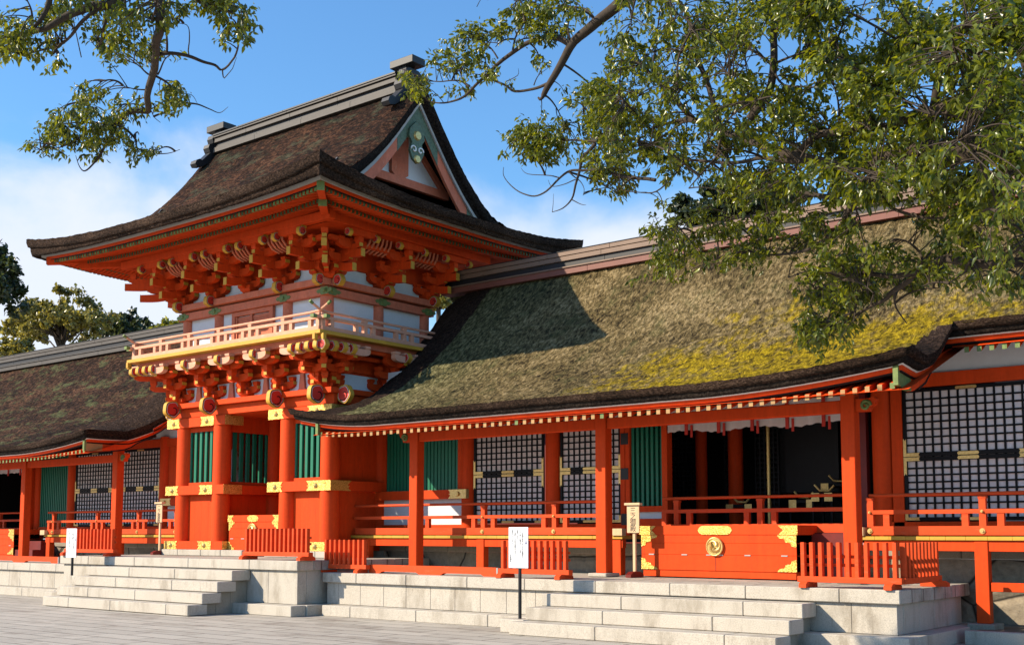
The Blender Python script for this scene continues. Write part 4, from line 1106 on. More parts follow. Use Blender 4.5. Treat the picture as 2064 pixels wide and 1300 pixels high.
    for x, s in ends:
        a = x + s * .114
        p = [(a, 3.475), (a + s * .22, 3.475), (a + s * .25, 3.55), (a + s * .31, 3.58), (a + s * .34, 3.66), (a + s * .29, 3.70), (a + s * .22, 3.675), (a, 3.675)]
        mb = MB(); mb.prism(p, 'y', 17.30, 17.42); nb = mb.build('beam_nose', ['vermilion'], t)
        sw = [(a + s * (.17 + .085 * lerp(1, .15, k / 14) * math.cos(k * .62)), 17.296, 3.565 + .085 * lerp(1, .15, k / 14) * math.sin(k * .62)) for k in range(15)]
        mb = MB(); mb.tube(sw, .016, 6); mb.build('nose_swirl', 'white_line', nb)
        mb = MB(); mb.tube([(p_[0], p_[1] + .003, p_[2]) for p_ in sw], .028, 6); mb.build('nose_swirl', 'cap_green', nb)
    # ridge
    ridge_x1 = x1
    for hw, z0, z1, mt in ((.24, 7.42, 7.555, ridge_mats[2]), (.27, 7.557, 7.59, ridge_mats[0]), (.17, 7.592, 7.735, 'ridge_dark'), (.22, 7.737, 7.84, ridge_mats[1]), (.235, 7.852, 7.945, ridge_mats[0]), (.25, 7.947, 7.962, 'ridge_dark')):
        mb = MB(); xs = [x0 + .02] + cuts_every(x0, ridge_x1, 1.75, .03) + [ridge_x1]
        for a, b in zip(xs[:-1], xs[1:]): mb.box(a + .003, b - .003, YR - hw, YR + hw, z0, z1, 0, .003)
        mb.build('ridge_course', mt, t)
    return t, top

BRM = ('vermilion_rail', 'cap_green', 'gold_plain')
def wbox(t, name, x0, x1, z0, z1, y0=YW - .04, y1=YW + .08, mat='vermilion', c=.004):
    mb = MB(); mb.box(x0, x1, y0, y1, z0, z1, 0, c); return mb.build(name, mat, t)
def wall_column(t, x, r=.175, z0=1.3, z1=4.25):
    mb = MB(); mb.cyl((x, YW + .06, z0), (x, YW + .06, z1), r, n=26); return mb.build('wall_column', 'vermilion', t)
def lattice(t, x0, x1, z0=1.80, z1=3.96, zm=2.84, px=.139, pz=.1205, y=YW):
    """shutter of black lattice over white paper, in two leaves, with gilt straps"""
    mb = MB(); mb.box(x0 + .02, x1 - .02, y + .0255, y + .04, z0 + .02, z1 - .02); pp = mb.build('lattice_screen', 'screen_paper', t)
    fr = .055
    mb = MB()
    mb.box(x0, x0 + fr, y - .02, y + .025, z0, z1, 0, .004); mb.box(x1 - fr, x1, y - .02, y + .025, z0, z1, 0, .004)
    for a, b in ((z0, z0 + fr), (zm - .072, zm - .003), (zm + .003, zm + .072), (z1 - fr, z1)): mb.box(x0 + fr + .001, x1 - fr - .001, y - .018, y + .024, a, b, 0, .004)
    mb.build('lattice_frame', 'lacquer_black', pp)
    mb = MB()
    nx = max(2, round((x1 - x0 - 2 * fr) / px)); st = (x1 - x0 - 2 * fr) / nx
    for k in range(1, nx): 
        X = x0 + fr + k * st; mb.box(X - .0165, X + .0165, y + .004, y + .0245, z0 + fr + .001, z1 - fr - .001, 0, .003)
    for a, b in ((z0 + fr, zm - .072), (zm + .072, z1 - fr)):
        nzz = max(2, round((b - a) / pz)); sz = (b - a) / nzz
        for k in range(1, nzz): Z = a + k * sz; mb.box(x0 + fr + .001, x1 - fr - .001, y + .007, y + .024, Z - .0145, Z + .0145, 0, .003)
    mb.build('lattice_bars', 'lacquer_black', pp)
    yy = y - .024
    for s in (-1, 1):
        X = x0 if s < 0 else x1
        for e in (-1, 1):
            zA = zm + e * .006; zB = zm + e * .066
            p = [(X, zA), (X - s * .27, zA), (X - s * .25, (zA + zB) / 2), (X - s * .27, zB), (X - s * .05, zB), (X - s * .05, zm + e * .30), (X - s * .03, zm + e * .27), (X, zm + e * .31)]
            g_ = MB(); g_.prism(p, 'y', yy - .003, yy + .003); g_.build('gilt_strap', 'gold_plain', pp)
        zA = z0 + .004; p = [(X, zA), (X - s * .24, zA), (X - s * .22, zA + .025), (X - s * .24, zA + .05), (X - s * .05, zA + .05), (X - s * .05, zA + .15), (X - s * .025, zA + .13), (X, zA + .15)]; g_ = MB(); g_.prism(p, 'y', yy - .003, yy + .003); g_.build('gilt_strap', 'gold_plain', pp)
    cx = (x0 + x1) / 2
    for za, zb in ((zm + .008, zm + .062), (zm - .062, zm - .008), (z0 + .004, z0 + .052), (z1 - .052, z1 - .004)):
        g_ = MB(); g_.prism([(cx - .17, (za + zb) / 2), (cx - .155, zb), (cx + .155, zb), (cx + .17, (za + zb) / 2), (cx + .155, za), (cx - .155, za)], 'y', yy - .003, yy + .003); g_.build('gilt_strap', 'gold_plain', pp)
    return pp
def green_lattice(t, x0, x1, z0, z1, y=YW):
    f = MB(); f.box(x0, x1, y + .10, y + .11, z0, z1); pp = f.build('green_lattice', 'dark_red', t)
    mb = MB(); n = max(4, round((x1 - x0) / .105))
    for k in range(n): X = lerp(x0 + .03, x1 - .03, k / (n - 1)); mb.box(X - .028, X + .028, y - .02, y + .05, z0, z1, 0, .003)
    k = z0 + .05
    while k < z1: mb.box(x0, x1, y + .052, y + .085, k - .02, k + .02); k += .1
    mb.build('lattice_bars', 'slat_green', pp); return pp
def deck(t, x0, x1, supports, zbase, railed=True, balusters=(), railx=None, y=18.0):
    mb = MB(); xs = [x0] + cuts_every(x0, x1, .30, .25) + [x1]
    for a, b in zip(xs[:-1], xs[1:]): mb.box(a + .001, b - .001, y, YW, 1.487, 1.545, 0, .003)
    d = mb.build('veranda_floor', 'ochre', t)
    mb = MB(); mb.box(x0 + .02, x1 - .02, y + .04, y + .16, 1.32, 1.484, 0, .006); mb.build('veranda_beam', 'vermilion', d)
    for x in supports:
        mb = MB(); mb.box(x - .10, x + .10, y + .02, y + .18, zbase, 1.47, 0, .008); mb.build('veranda_post', 'vermilion', d)
    if railed:
        a, b = railx or (x0 + .05, x1 - .05)
        railing(t, (a, y + .09), (b, y + .09), 1.55, [q - a for q in balusters], BRM, .645, .375, .14, .04, curl=False, nm='veranda_railing')
    return d
def stone_base(t, x0, x1, y=18.72, z0=.2):
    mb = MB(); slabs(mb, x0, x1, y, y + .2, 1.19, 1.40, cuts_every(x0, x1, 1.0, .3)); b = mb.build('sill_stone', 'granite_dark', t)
    mb = MB(); n = int((x1 - x0) / .12); m_ = int((1.19 - z0) / .12)
    mb.grid(n, m_ + 1, lambda i, j: (lerp(x0, x1, i / (n - 1)), y + .05 + .05 * nz(i * .35, j * .4, 2), lerp(z0, 1.188, j / m_))); mb.build('rubble_wall', 'rubble_stone', t, fix=False)

# ================================================================= right hall
hallR, topR = hall('vermilion hall under a large thatched roof with bright yellow-green moss, right of the gate', (-9.0, 19.0, .82), -18.9, 2.0, -18.9, -5.65,
                   ['thatch_mossy', 'thatch_bare'], True, (-16.43, -11.77, -7.11), ('ridge_copper', 'ridge_copper', 'ridge_red_copper'))
H = hallR
stone_base(H, -19.0, 2.0)
for x in (-19.1, -16.37, -14.08, -7.20, -2.4): wall_column(H, x)
wbox(H, 'head_beam', -19.0, 2.0, 3.98, 4.20); wbox(H, 'sill_beam', -19.0, -11.33, 1.55, 1.78); wbox(H, 'sill_beam', -7.5, 2.0, 1.55, 1.78)
wbox(H, 'frieze_plaster', -19.0, 2.0, 4.201, 5.3, YW + .03, YW + .06, 'plaster', 0)
# green slatted window bay
f = MB(); f.box(-18.95, -18.84, YW - .03, YW + .1, 2.55, 3.98); f.build('window_jamb', 'vermilion', H)
f = MB(); f.box(-16.63, -16.5, YW - .03, YW + .1, 2.55, 3.98); fo = f.build('window_frame', 'vermilion', H)
for k in range(21):
    x = lerp(-18.79, -16.68, k / 20); mb = MB(); mb.box(x - .042, x + .042, YW, YW + .055, 2.535, 3.98, 0, .006); mb.build('green_slat', 'slat_green', fo)
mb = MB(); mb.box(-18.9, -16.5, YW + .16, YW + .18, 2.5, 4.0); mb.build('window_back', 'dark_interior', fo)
mr = wbox(H, 'middle_rail', -19.05, -16.27, 2.34, 2.535, YW - .17, YW + .08)
mb = MB(); gilt(mb, -16.78, -16.272, YW - .172, 2.34, 2.535, -1); mb.disc((-16.5, YW - .176, 2.437), (0, -1, 0), .06, .04, 6); mb.build('gilt_fitting', 'gold_plain', mr)
mb = MB(); mb.box(-16.272, -16.262, YW - .172, YW, 2.34, 2.535); mb.build('gilt_fitting', 'gold_plain', mr)
wbox(H, 'plaster_panel', -19.0, -16.5, 1.78, 2.34, YW + .01, YW + .05, 'plaster', 0)
lattice(H, -16.18, -14.29); lattice(H, -13.87, -12.40)
# door jamb with black hinges, green lattice, small plaster panel
jb = wbox(H, 'door_jamb', -12.38, -12.275, 1.55, 3.98, YW - .07, YW + .05); wbox(H, 'door_jamb', -12.265, -12.165, 1.55, 3.98, YW - .07, YW + .05)
for z in (1.86, 2.74, 3.42):
    mb = MB(); mb.box(-12.36, -12.19, YW - .085, YW - .071, z - .11, z + .11, 0, .003); mb.build('hinge', 'black_metal', jb)
green_lattice(H, -12.15, -11.44, 2.11, 3.98)
wbox(H, 'small_rail', -12.16, -11.43, 2.0, 2.11, YW - .08); wbox(H, 'plaster_panel', -12.16, -11.43, 1.87, 2.0, YW + .0, YW + .04, 'plaster', 0); wbox(H, 'small_rail', -12.16, -11.43, 1.70, 1.87, YW - .08)
wbox(H, 'door_jamb', -11.43, -11.31, 1.55, 3.98, YW - .09, YW + .1)
wbox(H, 'door_jamb', -7.62, -7.45, 1.55, 3.98, YW - .05, YW + .1, 'dark_red')
lattice(H, -6.83, -4.75, 1.80, 3.96); lattice(H, -4.72, -2.62, 1.80, 3.96); lattice(H, -2.2, 0, 1.80, 3.96)
wbox(H, 'door_jamb', -7.02, -6.835, 1.55, 3.98)
deck(H, -19.05, -11.80, (-18.6, -15.27, -11.95), .82, True, (-17.03, -15.22, -13.41), (-18.95, -12.22))
mb = MB(); mb.box(-12.02, -11.78, 17.96, 18.10, 1.55, 1.68, 0, .004); mb.build('rail_stop', 'bare_wood', H)
deck(H, -7.22, 2.0, (-5.39, -2.2, 1.0), .25, True, (-7.1, -5.36, -3.55, -1.74), (-7.08, 1.9))
for x in (-5.39, -2.2, 1.0):
    mb = MB(); mb.box(x - .2, x + .2, 17.86, 18.34, .14, .25, 0, .01); mb.build('post_base', 'granite_dark', H)
mb = MB(); mb.box(-5.28, 2, 18.05, 18.14, .725, .86, 0, .006); mb.build('tie_rail', 'vermilion', H)
mb = MB(); mb.box(-7.24, -7.19, 17.97, 18.3, 1.55, 1.69, 0, .003); mb.build('rail_stop', 'bare_wood', H)
# entrance recess: floor, railing, dark interior with columns and a gilt pole
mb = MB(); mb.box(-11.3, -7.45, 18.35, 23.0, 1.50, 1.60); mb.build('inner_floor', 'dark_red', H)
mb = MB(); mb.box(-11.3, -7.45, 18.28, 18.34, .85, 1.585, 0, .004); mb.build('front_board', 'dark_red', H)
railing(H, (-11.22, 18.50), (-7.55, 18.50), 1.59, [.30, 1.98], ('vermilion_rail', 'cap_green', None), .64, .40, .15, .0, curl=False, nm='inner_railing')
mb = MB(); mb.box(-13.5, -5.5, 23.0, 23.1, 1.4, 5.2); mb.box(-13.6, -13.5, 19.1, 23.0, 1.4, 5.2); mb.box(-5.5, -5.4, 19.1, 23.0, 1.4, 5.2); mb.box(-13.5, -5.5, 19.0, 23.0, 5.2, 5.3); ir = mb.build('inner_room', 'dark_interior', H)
for xa, xb in ((-13.2, -11.95), (-11.5, -11.12), (-10.8, -10.3)):
    mb = MB(); k = xa
    while k < xb: mb.box(k, k + .03, 21.4, 21.44, 1.9, 4.2); k += .1
    z = 1.9
    while z < 4.2: mb.box(xa, xb, 21.405, 21.435, z, z + .03); z += .1
    mb.build('inner_lattice', 'ridge_dark', H)
for x, r in ((-11.75, .12), (-10.97, .15), (-7.9, .15)):
    mb = MB(); mb.cyl((x, 20.9, 1.6), (x, 20.9, 4.6), r, n=16); mb.build('inner_column', 'vermilion', H)
mb = MB(); mb.cyl((-9.81, 20.0, 1.6), (-9.81, 20.0, 4.4), .035, n=12); mb.build('gilt_pole', 'gold_plain', H)
mb = MB(); mb.box(-10.4, -9.1, 21.6, 21.64, 2.4, 4.2); mb.build('inner_screen', 'ridge_dark', H)
wbox(H, 'lintel', -11.31, -7.6, 3.90, 4.0, YW - .05)

# bamboo-weave curtain with red straps hanging in the entrance
ct = thing('curtain', 'white patterned curtain with red straps hanging at the top of the right hall entrance', 'curtain', (-9.45, 18.84, 3.5))
mb = MB(); n = 70
mb.grid(n, 6, lambda i, j: (lerp(-11.28, -7.63, i / (n - 1)), 18.80 + .025 * math.sin(i * .9), lerp(3.93, 3.475 + .03 * math.sin(i * .23) + .012 * math.sin(i * 1.7), j / 5))); mb.build('cloth', 'screen_paper', ct, fix=False)
for k in range(5):
    x = lerp(-10.85, -8.15, k / 4); mb = MB(); mb.box(x - .03, x + .03, 18.74, 18.765, 3.42, 3.93); mb.box(x + .07, x + .115, 18.775, 18.79, 3.37, 3.6); mb.build('strap', 'cloud_red', ct)
for k, (x, z) in enumerate(((-9.35, 3.62), (-10.6, 3.55), (-8.4, 3.66))):
    pass
# gilt-cornered altar stands in the dark room
for i, (x, y, w, h, lab) in enumerate(((-10.55, 20.2, .55, .55, 'black altar stand in the dark hall between the two red inner columns'), (-9.0, 21.2, .6, .95, 'tall black altar stand at the back of the dark hall, right of the gilt pole'),(-8.72, 19.9, .40, .72, 'black altar stand in the dark hall next to the square post'), (-9.35, 20.4, .5, .62, 'black altar stand in the dark hall beside the gilt pole'))):
    st = thing('altar_stand', lab, 'altar stand', (x, y, 1.6), 'altar stands in the dark hall')
    mb = MB(); mb.box(x - w / 2, x + w / 2, y, y + .35, 1.6 + h - .06, 1.6 + h, 0, .004); mb.build('top', 'lacquer_black', st)
    for sx in (-1, 1):
        mb = MB(); mb.box(x + sx * (w / 2 - .04), x + sx * (w / 2), y + .01, y + .05, 1.6, 1.6 + h - .061, 0, .003); mb.build('leg', 'lacquer_black', st)
        mb = MB(); mb.box(x + sx * (w / 2 + .002), x + sx * (w / 2 - .15), y - .006, y - .001, 1.6 + h - .15, 1.6 + h + .003); mb.build('gilt_plate', 'gold_plain', st)
    mb = MB(); mb.tube([(x - .18, y + .1, 1.6 + h + .16), (x - .08, y + .1, 1.6 + h + .05), (x + .1, y + .1, 1.6 + h + .04), (x + .2, y + .1, 1.6 + h + .14)], .025, 8); mb.build('curled_finial', 'gold_plain', st)

# ================================================================= left hall
hallL, topL = hall('vermilion hall under a dark brown mossy-flecked roof at the left edge of the photo', (-32.0, 19.0, .82), -46.0, -26.75, -46.0, -26.75,
                   ['thatch_dark_moss', 'thatch_bare'], False, (-27.33, -32.02, -36.7, -41.4), ('ridge_grey', 'ridge_grey', 'ridge_grey'))
H = hallL
stone_base(H, -46, -24.8)
for x in (-25.2, -27.5, -29.75, -32.2, -34.2, -38.6): wall_column(H, x)
wbox(H, 'head_beam', -46, -24.8, 3.98, 4.20); wbox(H, 'sill_beam', -34.0, -24.8, 1.55, 1.78); wbox(H, 'frieze_plaster', -46, -24.8, 4.201, 5.3, YW + .03, YW + .06, 'plaster', 0)
wbox(H, 'plaster_panel', -27.3, -25.3, 1.78, 2.34, YW + .01, YW + .05, 'plaster', 0); wbox(H, 'wall_panel', -27.3, -25.3, 2.535, 3.98, YW + .01, YW + .05)
mr = wbox(H, 'middle_rail', -27.4, -24.9, 2.34, 2.535, YW - .17, YW + .08)
mb = MB(); gilt(mb, -27.41, -26.9, YW - .172, 2.34, 2.535, 1); mb.disc((-27.2, YW - .176, 2.437), (0, -1, 0), .06, .04, 6); mb.build('gilt_fitting', 'gold_plain', mr)
lattice(H, -29.58, -27.66); lattice(H, -31.98, -29.92)
green_lattice(H, -33.95, -32.42, 1.75, 3.98)
jb = wbox(H, 'door_jamb', -34.42, -34.3, 1.55, 3.98, YW - .27, YW - .12); wbox(H, 'door_jamb', -34.29, -34.15, 1.55, 3.98, YW - .27, YW - .12)
for z in (1.86, 2.74, 3.42):
    mb = MB(); mb.box(-34.40, -34.2, YW - .285, YW - .271, z - .11, z + .11, 0, .003); mb.build('hinge', 'black_metal', jb)
deck(H, -32.1, -24.9, (-31.9, -28.3, -25.3), .82, True, (-31.7, -29.4, -27.4, -25.7), (-32.0, -25.0))
mb = MB(); mb.box(-32.2, -31.95, 17.93, 18.07, 1.54, 1.68, 0, .004); mb.build('rail_stop', 'bare_wood', H)
mb = MB(); mb.box(-38.5, -34.2, 18.35, 23.0, 1.50, 1.60); mb.box(-38.5, -34.2, 18.28, 18.34, .85, 1.585); mb.build('inner_floor', 'dark_red', H)
railing(H, (-38.4, 18.9), (-34.5, 18.9), 1.59, [.3, 2.0, 3.6], ('vermilion_rail', 'cap_green', None), .64, .40, .15, .0, curl=False, nm='inner_railing')
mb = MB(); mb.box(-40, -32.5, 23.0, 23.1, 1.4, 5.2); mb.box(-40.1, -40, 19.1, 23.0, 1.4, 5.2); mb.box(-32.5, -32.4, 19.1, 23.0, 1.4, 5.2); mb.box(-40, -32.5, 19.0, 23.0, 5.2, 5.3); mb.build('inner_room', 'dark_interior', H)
lattice(H, -37.4, -34.9, 1.65, 2.75, 2.2, y=21.5)
for x in (-33.6, -32.7):
    mb = MB(); mb.box(x - .45, x + .45, 17.75, 18.2, .82, .82 + .28, 0, .005); mb.box(x - .45, x + .45, 18.0, 18.3, 1.1, 1.36, 0, .005); mb.build('entrance_step', 'dark_red', H)
ct = thing('curtain', 'white curtain with red straps hanging in the left hall entrance', 'curtain', (-36.3, 18.84, 3.5))
mb = MB(); mb.grid(60, 6, lambda i, j: (lerp(-38.5, -34.4, i / 59), 18.80 + .025 * math.sin(i * .9), lerp(3.93, 3.50 + .012 * math.sin(i * 1.7), j / 5))); mb.build('cloth', 'screen_paper', ct, fix=False)
for k in range(5):
    x = lerp(-38, -35, k / 4); mb = MB(); mb.box(x - .03, x + .03, 18.74, 18.765, 3.42, 3.93); mb.build('strap', 'cloud_red', ct)
# ------------------------------------------------------------------ loose things on the platforms
def scallop(x0, x1, z0, z1, corner, n=6):
    """gilt corner plate outline: right angle at 'corner' (sx, sz), wavy hypotenuse"""
    sx, sz = corner
    cx = x0 if sx < 0 else x1; cz = z0 if sz < 0 else z1
    w = x1 - x0; h = z1 - z0
    pts = [(cx, cz)]
    def P(a, b): return (cx - sx * a * w, cz - sz * b * h)
    seq = []
    for i in range(n + 1):
        t = i / n
        a = (1 - t); b = t
        bulge = 0.10 if i % 2 else -0.03
        seq.append(P(max(a * 0.98 + bulge * 0.8 * (0 < i < n), 0), max(b * 0.98 + bulge * 0.8 * (0 < i < n), 0)))
    return [pts[0]] + [P(1, 0)] + seq[1:-1] + [P(0, 1)]

def offering_box(label, x0, x1, yf, depth, z0, h, crest=True, group='vermilion offering boxes'):
    t = thing('offering_box', label, 'offering box', ((x0 + x1) / 2, yf + depth / 2, z0), group)
    w = x1 - x0; zt = z0 + h
    mb = MB(); mb.box(x0 + .05, x1 - .05, yf + .03, yf + depth - .03, z0 + .015, z0 + .135, 0, .006); mb.build('base_plinth', 'vermilion', t)
    mb = MB()
    for a, b in ((.135, .40), (.403, .60), (.603, .77)):
        mb.box(x0 + .03, x1 - .03, yf + .012, yf + depth - .012, z0 + a * h / .9, z0 + b * h / .9, 0, .003)
    mb.box(x0 + .03, x1 - .03, yf + .02, yf + depth - .02, z0 + .13, zt - .13)
    mb.build('plank_body', 'vermilion', t)
    mb = MB(); mb.box((x0 + x1) / 2 - .004, (x0 + x1) / 2 + .004, yf + .008, yf + .02, z0 + .14, z0 + .395); mb.build('door_seam', 'dark_red', t)
    mb = MB()
    for X0, X1, Y0, Y1 in ((x0, x1, yf, yf + .09), (x0, x1, yf + depth - .09, yf + depth), (x0, x0 + .09, yf + .092, yf + depth - .092), (x1 - .09, x1, yf + .092, yf + depth - .092)):
        mb.box(X0, X1, Y0, Y1, zt - .16, zt, 0, .006)
    mb.build('top_frame', 'vermilion', t)
    mb = MB(); k = x0 + .16
    while k < x1 - .14: mb.box(k, k + .035, yf + .095, yf + depth - .095, zt - .09, zt - .03); k += .11
    mb.build('slatted_lid', 'vermilion', t)
    yo = yf - .004
    def plate(name, poly, y=yo):
        m_ = MB(); m_.prism(poly, 'y', y - .004, y + .006); return m_.build(name, 'gold_leaf', t)
    cw, ch = min(.34, w * .12), .2
    for s in (-1, 1):
        X = x0 if s < 0 else x1
        p = [(X - s * .0, zt - .158), (X - s * cw, zt - .158), (X - s * (cw - .05), zt - .11), (X - s * (cw - .09), zt - .08), (X - s * (cw - .05), zt - .05), (X - s * cw, zt - .002), (X, zt - .002)]
        plate('corner_plate', p)
        XX = x0 + .03 if s < 0 else x1 - .03
        for sz, za, zb in ((1, zt - .165 - ch, zt - .165), (-1, z0 + .14, z0 + .14 + ch)):
            plate('corner_plate', scallop(min(XX, XX - s * cw), max(XX, XX - s * cw), za, zb, (s, sz)), yo + .011)
    cx = (x0 + x1) / 2; ww = min(.33, w * .11)
    plate('centre_plate', [(cx - ww, zt - .08), (cx - ww + .03, zt - .03), (cx - ww + .09, zt - .004), (cx + ww - .09, zt - .004), (cx + ww - .03, zt - .03), (cx + ww, zt - .08), (cx + ww - .03, zt - .13), (cx + ww - .09, zt - .155), (cx - ww + .09, zt - .155), (cx - ww + .03, zt - .13)])
    if crest:
        cz = zt - .36; r = .165
        c0 = MB(); pr = [(r, 0.0), (r, .015), (r * .96, .03), (r * .88, .032), (r * .84, .02)]
        n = 36; vs = []
        for rr, hh in pr:
            for k in range(n): vs.append((cx + rr * math.cos(2 * PI * k / n), yo - hh, cz + rr * math.sin(2 * PI * k / n)))
        c0.add(vs, [(i * n + k, i * n + (k + 1) % n, (i + 1) * n + (k + 1) % n, (i + 1) * n + k) for i in range(len(pr) - 1) for k in range(n)], 0, True)
        c0.add([(cx + r * .84 * math.cos(2 * PI * k / n), yo - .018, cz + r * .84 * math.sin(2 * PI * k / n)) for k in range(n)], [tuple(range(n))])
        cr = c0.build('crest', 'gold_plain', t)
        c1 = MB()
        for q in range(3):                     # three swirling commas
            a0 = q * 2 * PI / 3 + .4
            pts = []; rs = []
            for k in range(12):
                u = k / 11
                a = a0 + u * 2.5; rad = lerp(r * .30, r * .74, u ** .8)
                pts.append((cx + rad * math.cos(a), yo - .022, cz + rad * math.sin(a))); rs.append(lerp(r * .30, r * .04, u ** .7))
            c1.tube(pts, rs, 10)
        o = c1.build('swirl', 'gold_plain', cr); 
    mb = MB()
    for f in (.08, .30, .46, .53, .70, .92):
        X = lerp(x0, x1, f); mb.box(X - .055, X + .055, yf + .002, yf + .012, z0 + .392, z0 + .412)
    mb.build('hinge', 'grey_wood', t)
    return t
offering_box('largest vermilion offering box, gilt corners and round gold crest, on the right platform', -11.22, -8.18, 17.68, .85, .82, .905)
offering_box('vermilion offering box in the gate passage, half hidden by a picket fence', -22.62, -20.76, 17.36, .8, 1.06, .955)
offering_box('vermilion offering box at the left edge of the photo, behind a square post', -36.2, -33.25, 17.7, .85, .82, .89, crest=False)

def picket_fence(name_label, n, width, h, loc, rz=0, foot=True):
    t = thing('picket_fence', name_label, 'fence', (0, 0, 0), 'low vermilion picket fences')
    pitch = width / (n - 1 + .6)
    proto = None
    for k in range(n):
        mb = MB(); a = k * pitch
        mb.box(a, a + .06, -.045, .035, .15, h, 0, .006)
        mb.build('picket', 'vermilion_rail', t)
    for z in (.30, .42) if h < .7 else (h - .15, h - .28):
        mb = MB(); mb.box(-.01, width + .0, .036, .062, z, z + .045, 0, .003); mb.build('cross_rail', 'vermilion_rail', t)
    mb = MB(); mb.box(-.05, width + .05, -.06, .06, .075, .16, 0, .006); mb.build('bottom_rail', 'vermilion_rail', t)
    if foot:
        for a in (.0, width - .16) if foot is True else foot:
            mb = MB()
            mb.prism([(-.19, 0), (-.19, .05), (-.13, .085), (-.06, .085), (-.036, .12), (.061, .12), (.085, .085), (.15, .085), (.21, .05), (.21, 0)], 'x', a, a + .11)
            mb.build('foot', 'vermilion_rail', t)
    t.location = loc; t.rotation_euler = (0, 0, rz)
    return t
picket_fence('picket fence standing at the left end of the long granite platform, beside the low barrier', 9, 1.16, .645, (-17.50, 15.86, .82))
picket_fence('picket fence behind the white notice board of the right platform', 11, 1.43, .645, (-12.87, 15.80, .82))
picket_fence('picket fence along the front right edge of the offering box, by the platform corner', 11, 1.43, .645, (-7.24, 15.77, .82), foot=(.03, 1.27))
picket_fence('picket fence turned sideways at the right corner of the platform', 10, 1.38, .645, (-5.80, 15.86, .82), PI / 2, foot=(1.26,))
picket_fence('widest picket fence, in front of the gate opening', 15, 1.93, .625, (-19.18, 15.2, 1.06))
picket_fence('picket fence at the left of the gate stairs, behind a white notice board', 14, 2.0, .63, (-25.86, 15.12, 1.06))

def barrier(label, x0, x1, y, z):
    t = thing('low_barrier', label, 'barrier', ((x0 + x1) / 2, y, z), 'low vermilion plank barriers')
    n = 2
    L = x1 - x0; q = .28
    p = [(x0, 0), (x0 + q, 0), (x0 + q + .08, .04), (x0 + L * .5 - .35, .04), (x0 + L * .5 - .27, 0), (x0 + L * .5 + .27, 0), (x0 + L * .5 + .35, .04), (x1 - q - .08, .04), (x1 - q, 0), (x1, 0), (x1, .165), (x0, .165)]
    mb = MB(); mb.prism([(a, z + b) for a, b in p], 'y', y, y + .09); mb.build('plank', 'vermilion_rail', t)
    for a, b in ((x0 - .035, x0 - .001), (x1 + .001, x1 + .035)):
        mb = MB(); mb.box(a, b, y + .004, y + .086, z, z + .16); mb.build('end_iron', 'grey_wood', t)
    return t
barrier('low vermilion plank barrier lying between two picket fences on the right platform', -16.36, -13.14, 15.95, .82)
barrier('low vermilion plank barrier at the left edge of the photo', -31.6, -27.73, 15.95, .82)

def notice(label, x, y, z0, zb, zt, w, base):
    t = thing('notice_board', label, 'sign', (x, y, z0), 'white notice boards')
    mb = MB(); mb.cyl((x, y, z0), (x, y, zb + .1), .028, n=14); mb.build('pole', 'black_metal', t)
    mb = MB(); mb.box(x - w / 2, x + w / 2, y - .045, y - .029, zb, zt, 0, .004); b = mb.build('board', 'sign_white', t)
    s = .028
    def col(bx, body, top, mat='ink', size=s):
        m = Matrix.Translation(Vector((bx - x, -.047, top - z0))) @ Matrix.Rotation(PI / 2, 4, 'X')
        text('lettering', '\n'.join(body), size, mat, b, m, .92)
    W = w
    col(x + .40 * W, 'お願い', zt - .215, 'blue_ink', .034)
    col(x + .235 * W, 'お賽銭を納められた方は正面階段を', zt - .085)
    col(x + .10 * W, 'さけて降り、階段の下よりご参拝', zt - .04)
    col(x - .04 * W, 'お参りください。', zt - .04)
    col(x - .16 * W, '昇殿しての記念の撮影はお受けする', zt - .085)
    col(x - .28 * W, '必要はございません。', zt - .04)
    col(x - .385 * W, '宇佐神宮', zt - .44, 'ink', .036)
    if base:
        mb = MB(); mb.box(x - .24, x + .24, y - .22, y + .16, 0, .215, 0, .012); mb.build('concrete_base', 'granite', t)
    return t
notice('white notice board on a black pole before the right platform', -11.72, 14.84, .2, 1.03, 1.693, .405, True)
notice('white notice board on a black pole at the left end of the gate stairs', -24.40, 14.40, .634, 1.04, 1.70, .42, False)

def name_sign(label, x, y, z0, zb, zt, w, body):
    t = thing('name_sign', label, 'sign', (x, y, z0), 'wooden name signs')
    mb = MB(); mb.box(x - .028, x + .028, y + .006, y + .05, z0 + .1, zb + .2, 0, .004); mb.build('post', 'bare_wood', t)
    mb = MB(); mb.box(x - w / 2, x + w / 2, y - .02, y + .005, zb, zt, 0, .003); b = mb.build('board', 'bare_wood', t)
    mb = MB(); mb.box(x - w / 2 - .035, x + w / 2 + .035, y - .055, y + .045, zt + .001, zt + .045, 0, .005); mb.build('top_cap', 'bare_wood', t)
    m = Matrix.Translation(Vector((0, -.0215, zt - z0 - .035))) @ Matrix.Rotation(PI / 2, 4, 'X')
    text('lettering', '\n'.join(body), .125, 'ink', b, m, .84)
    mb = MB(); mb.prism([(y - .2, z0), (y - .2, z0 + .05), (y - .1, z0 + .1), (y + .12, z0 + .1), (y + .22, z0 + .05), (y + .22, z0)], 'x', x - .05, x + .06); mb.build('foot', 'dark_red', t)
    return t
name_sign('wooden name sign reading 三之御殿 beside the largest offering box', -11.14, 17.36, .82, 1.60, 2.085, .255, '三之御殿')
name_sign('wooden name sign reading 二之御殿 left of the gate columns', -24.95, 17.05, 1.06, 1.86, 2.32, .25, '二之御殿')
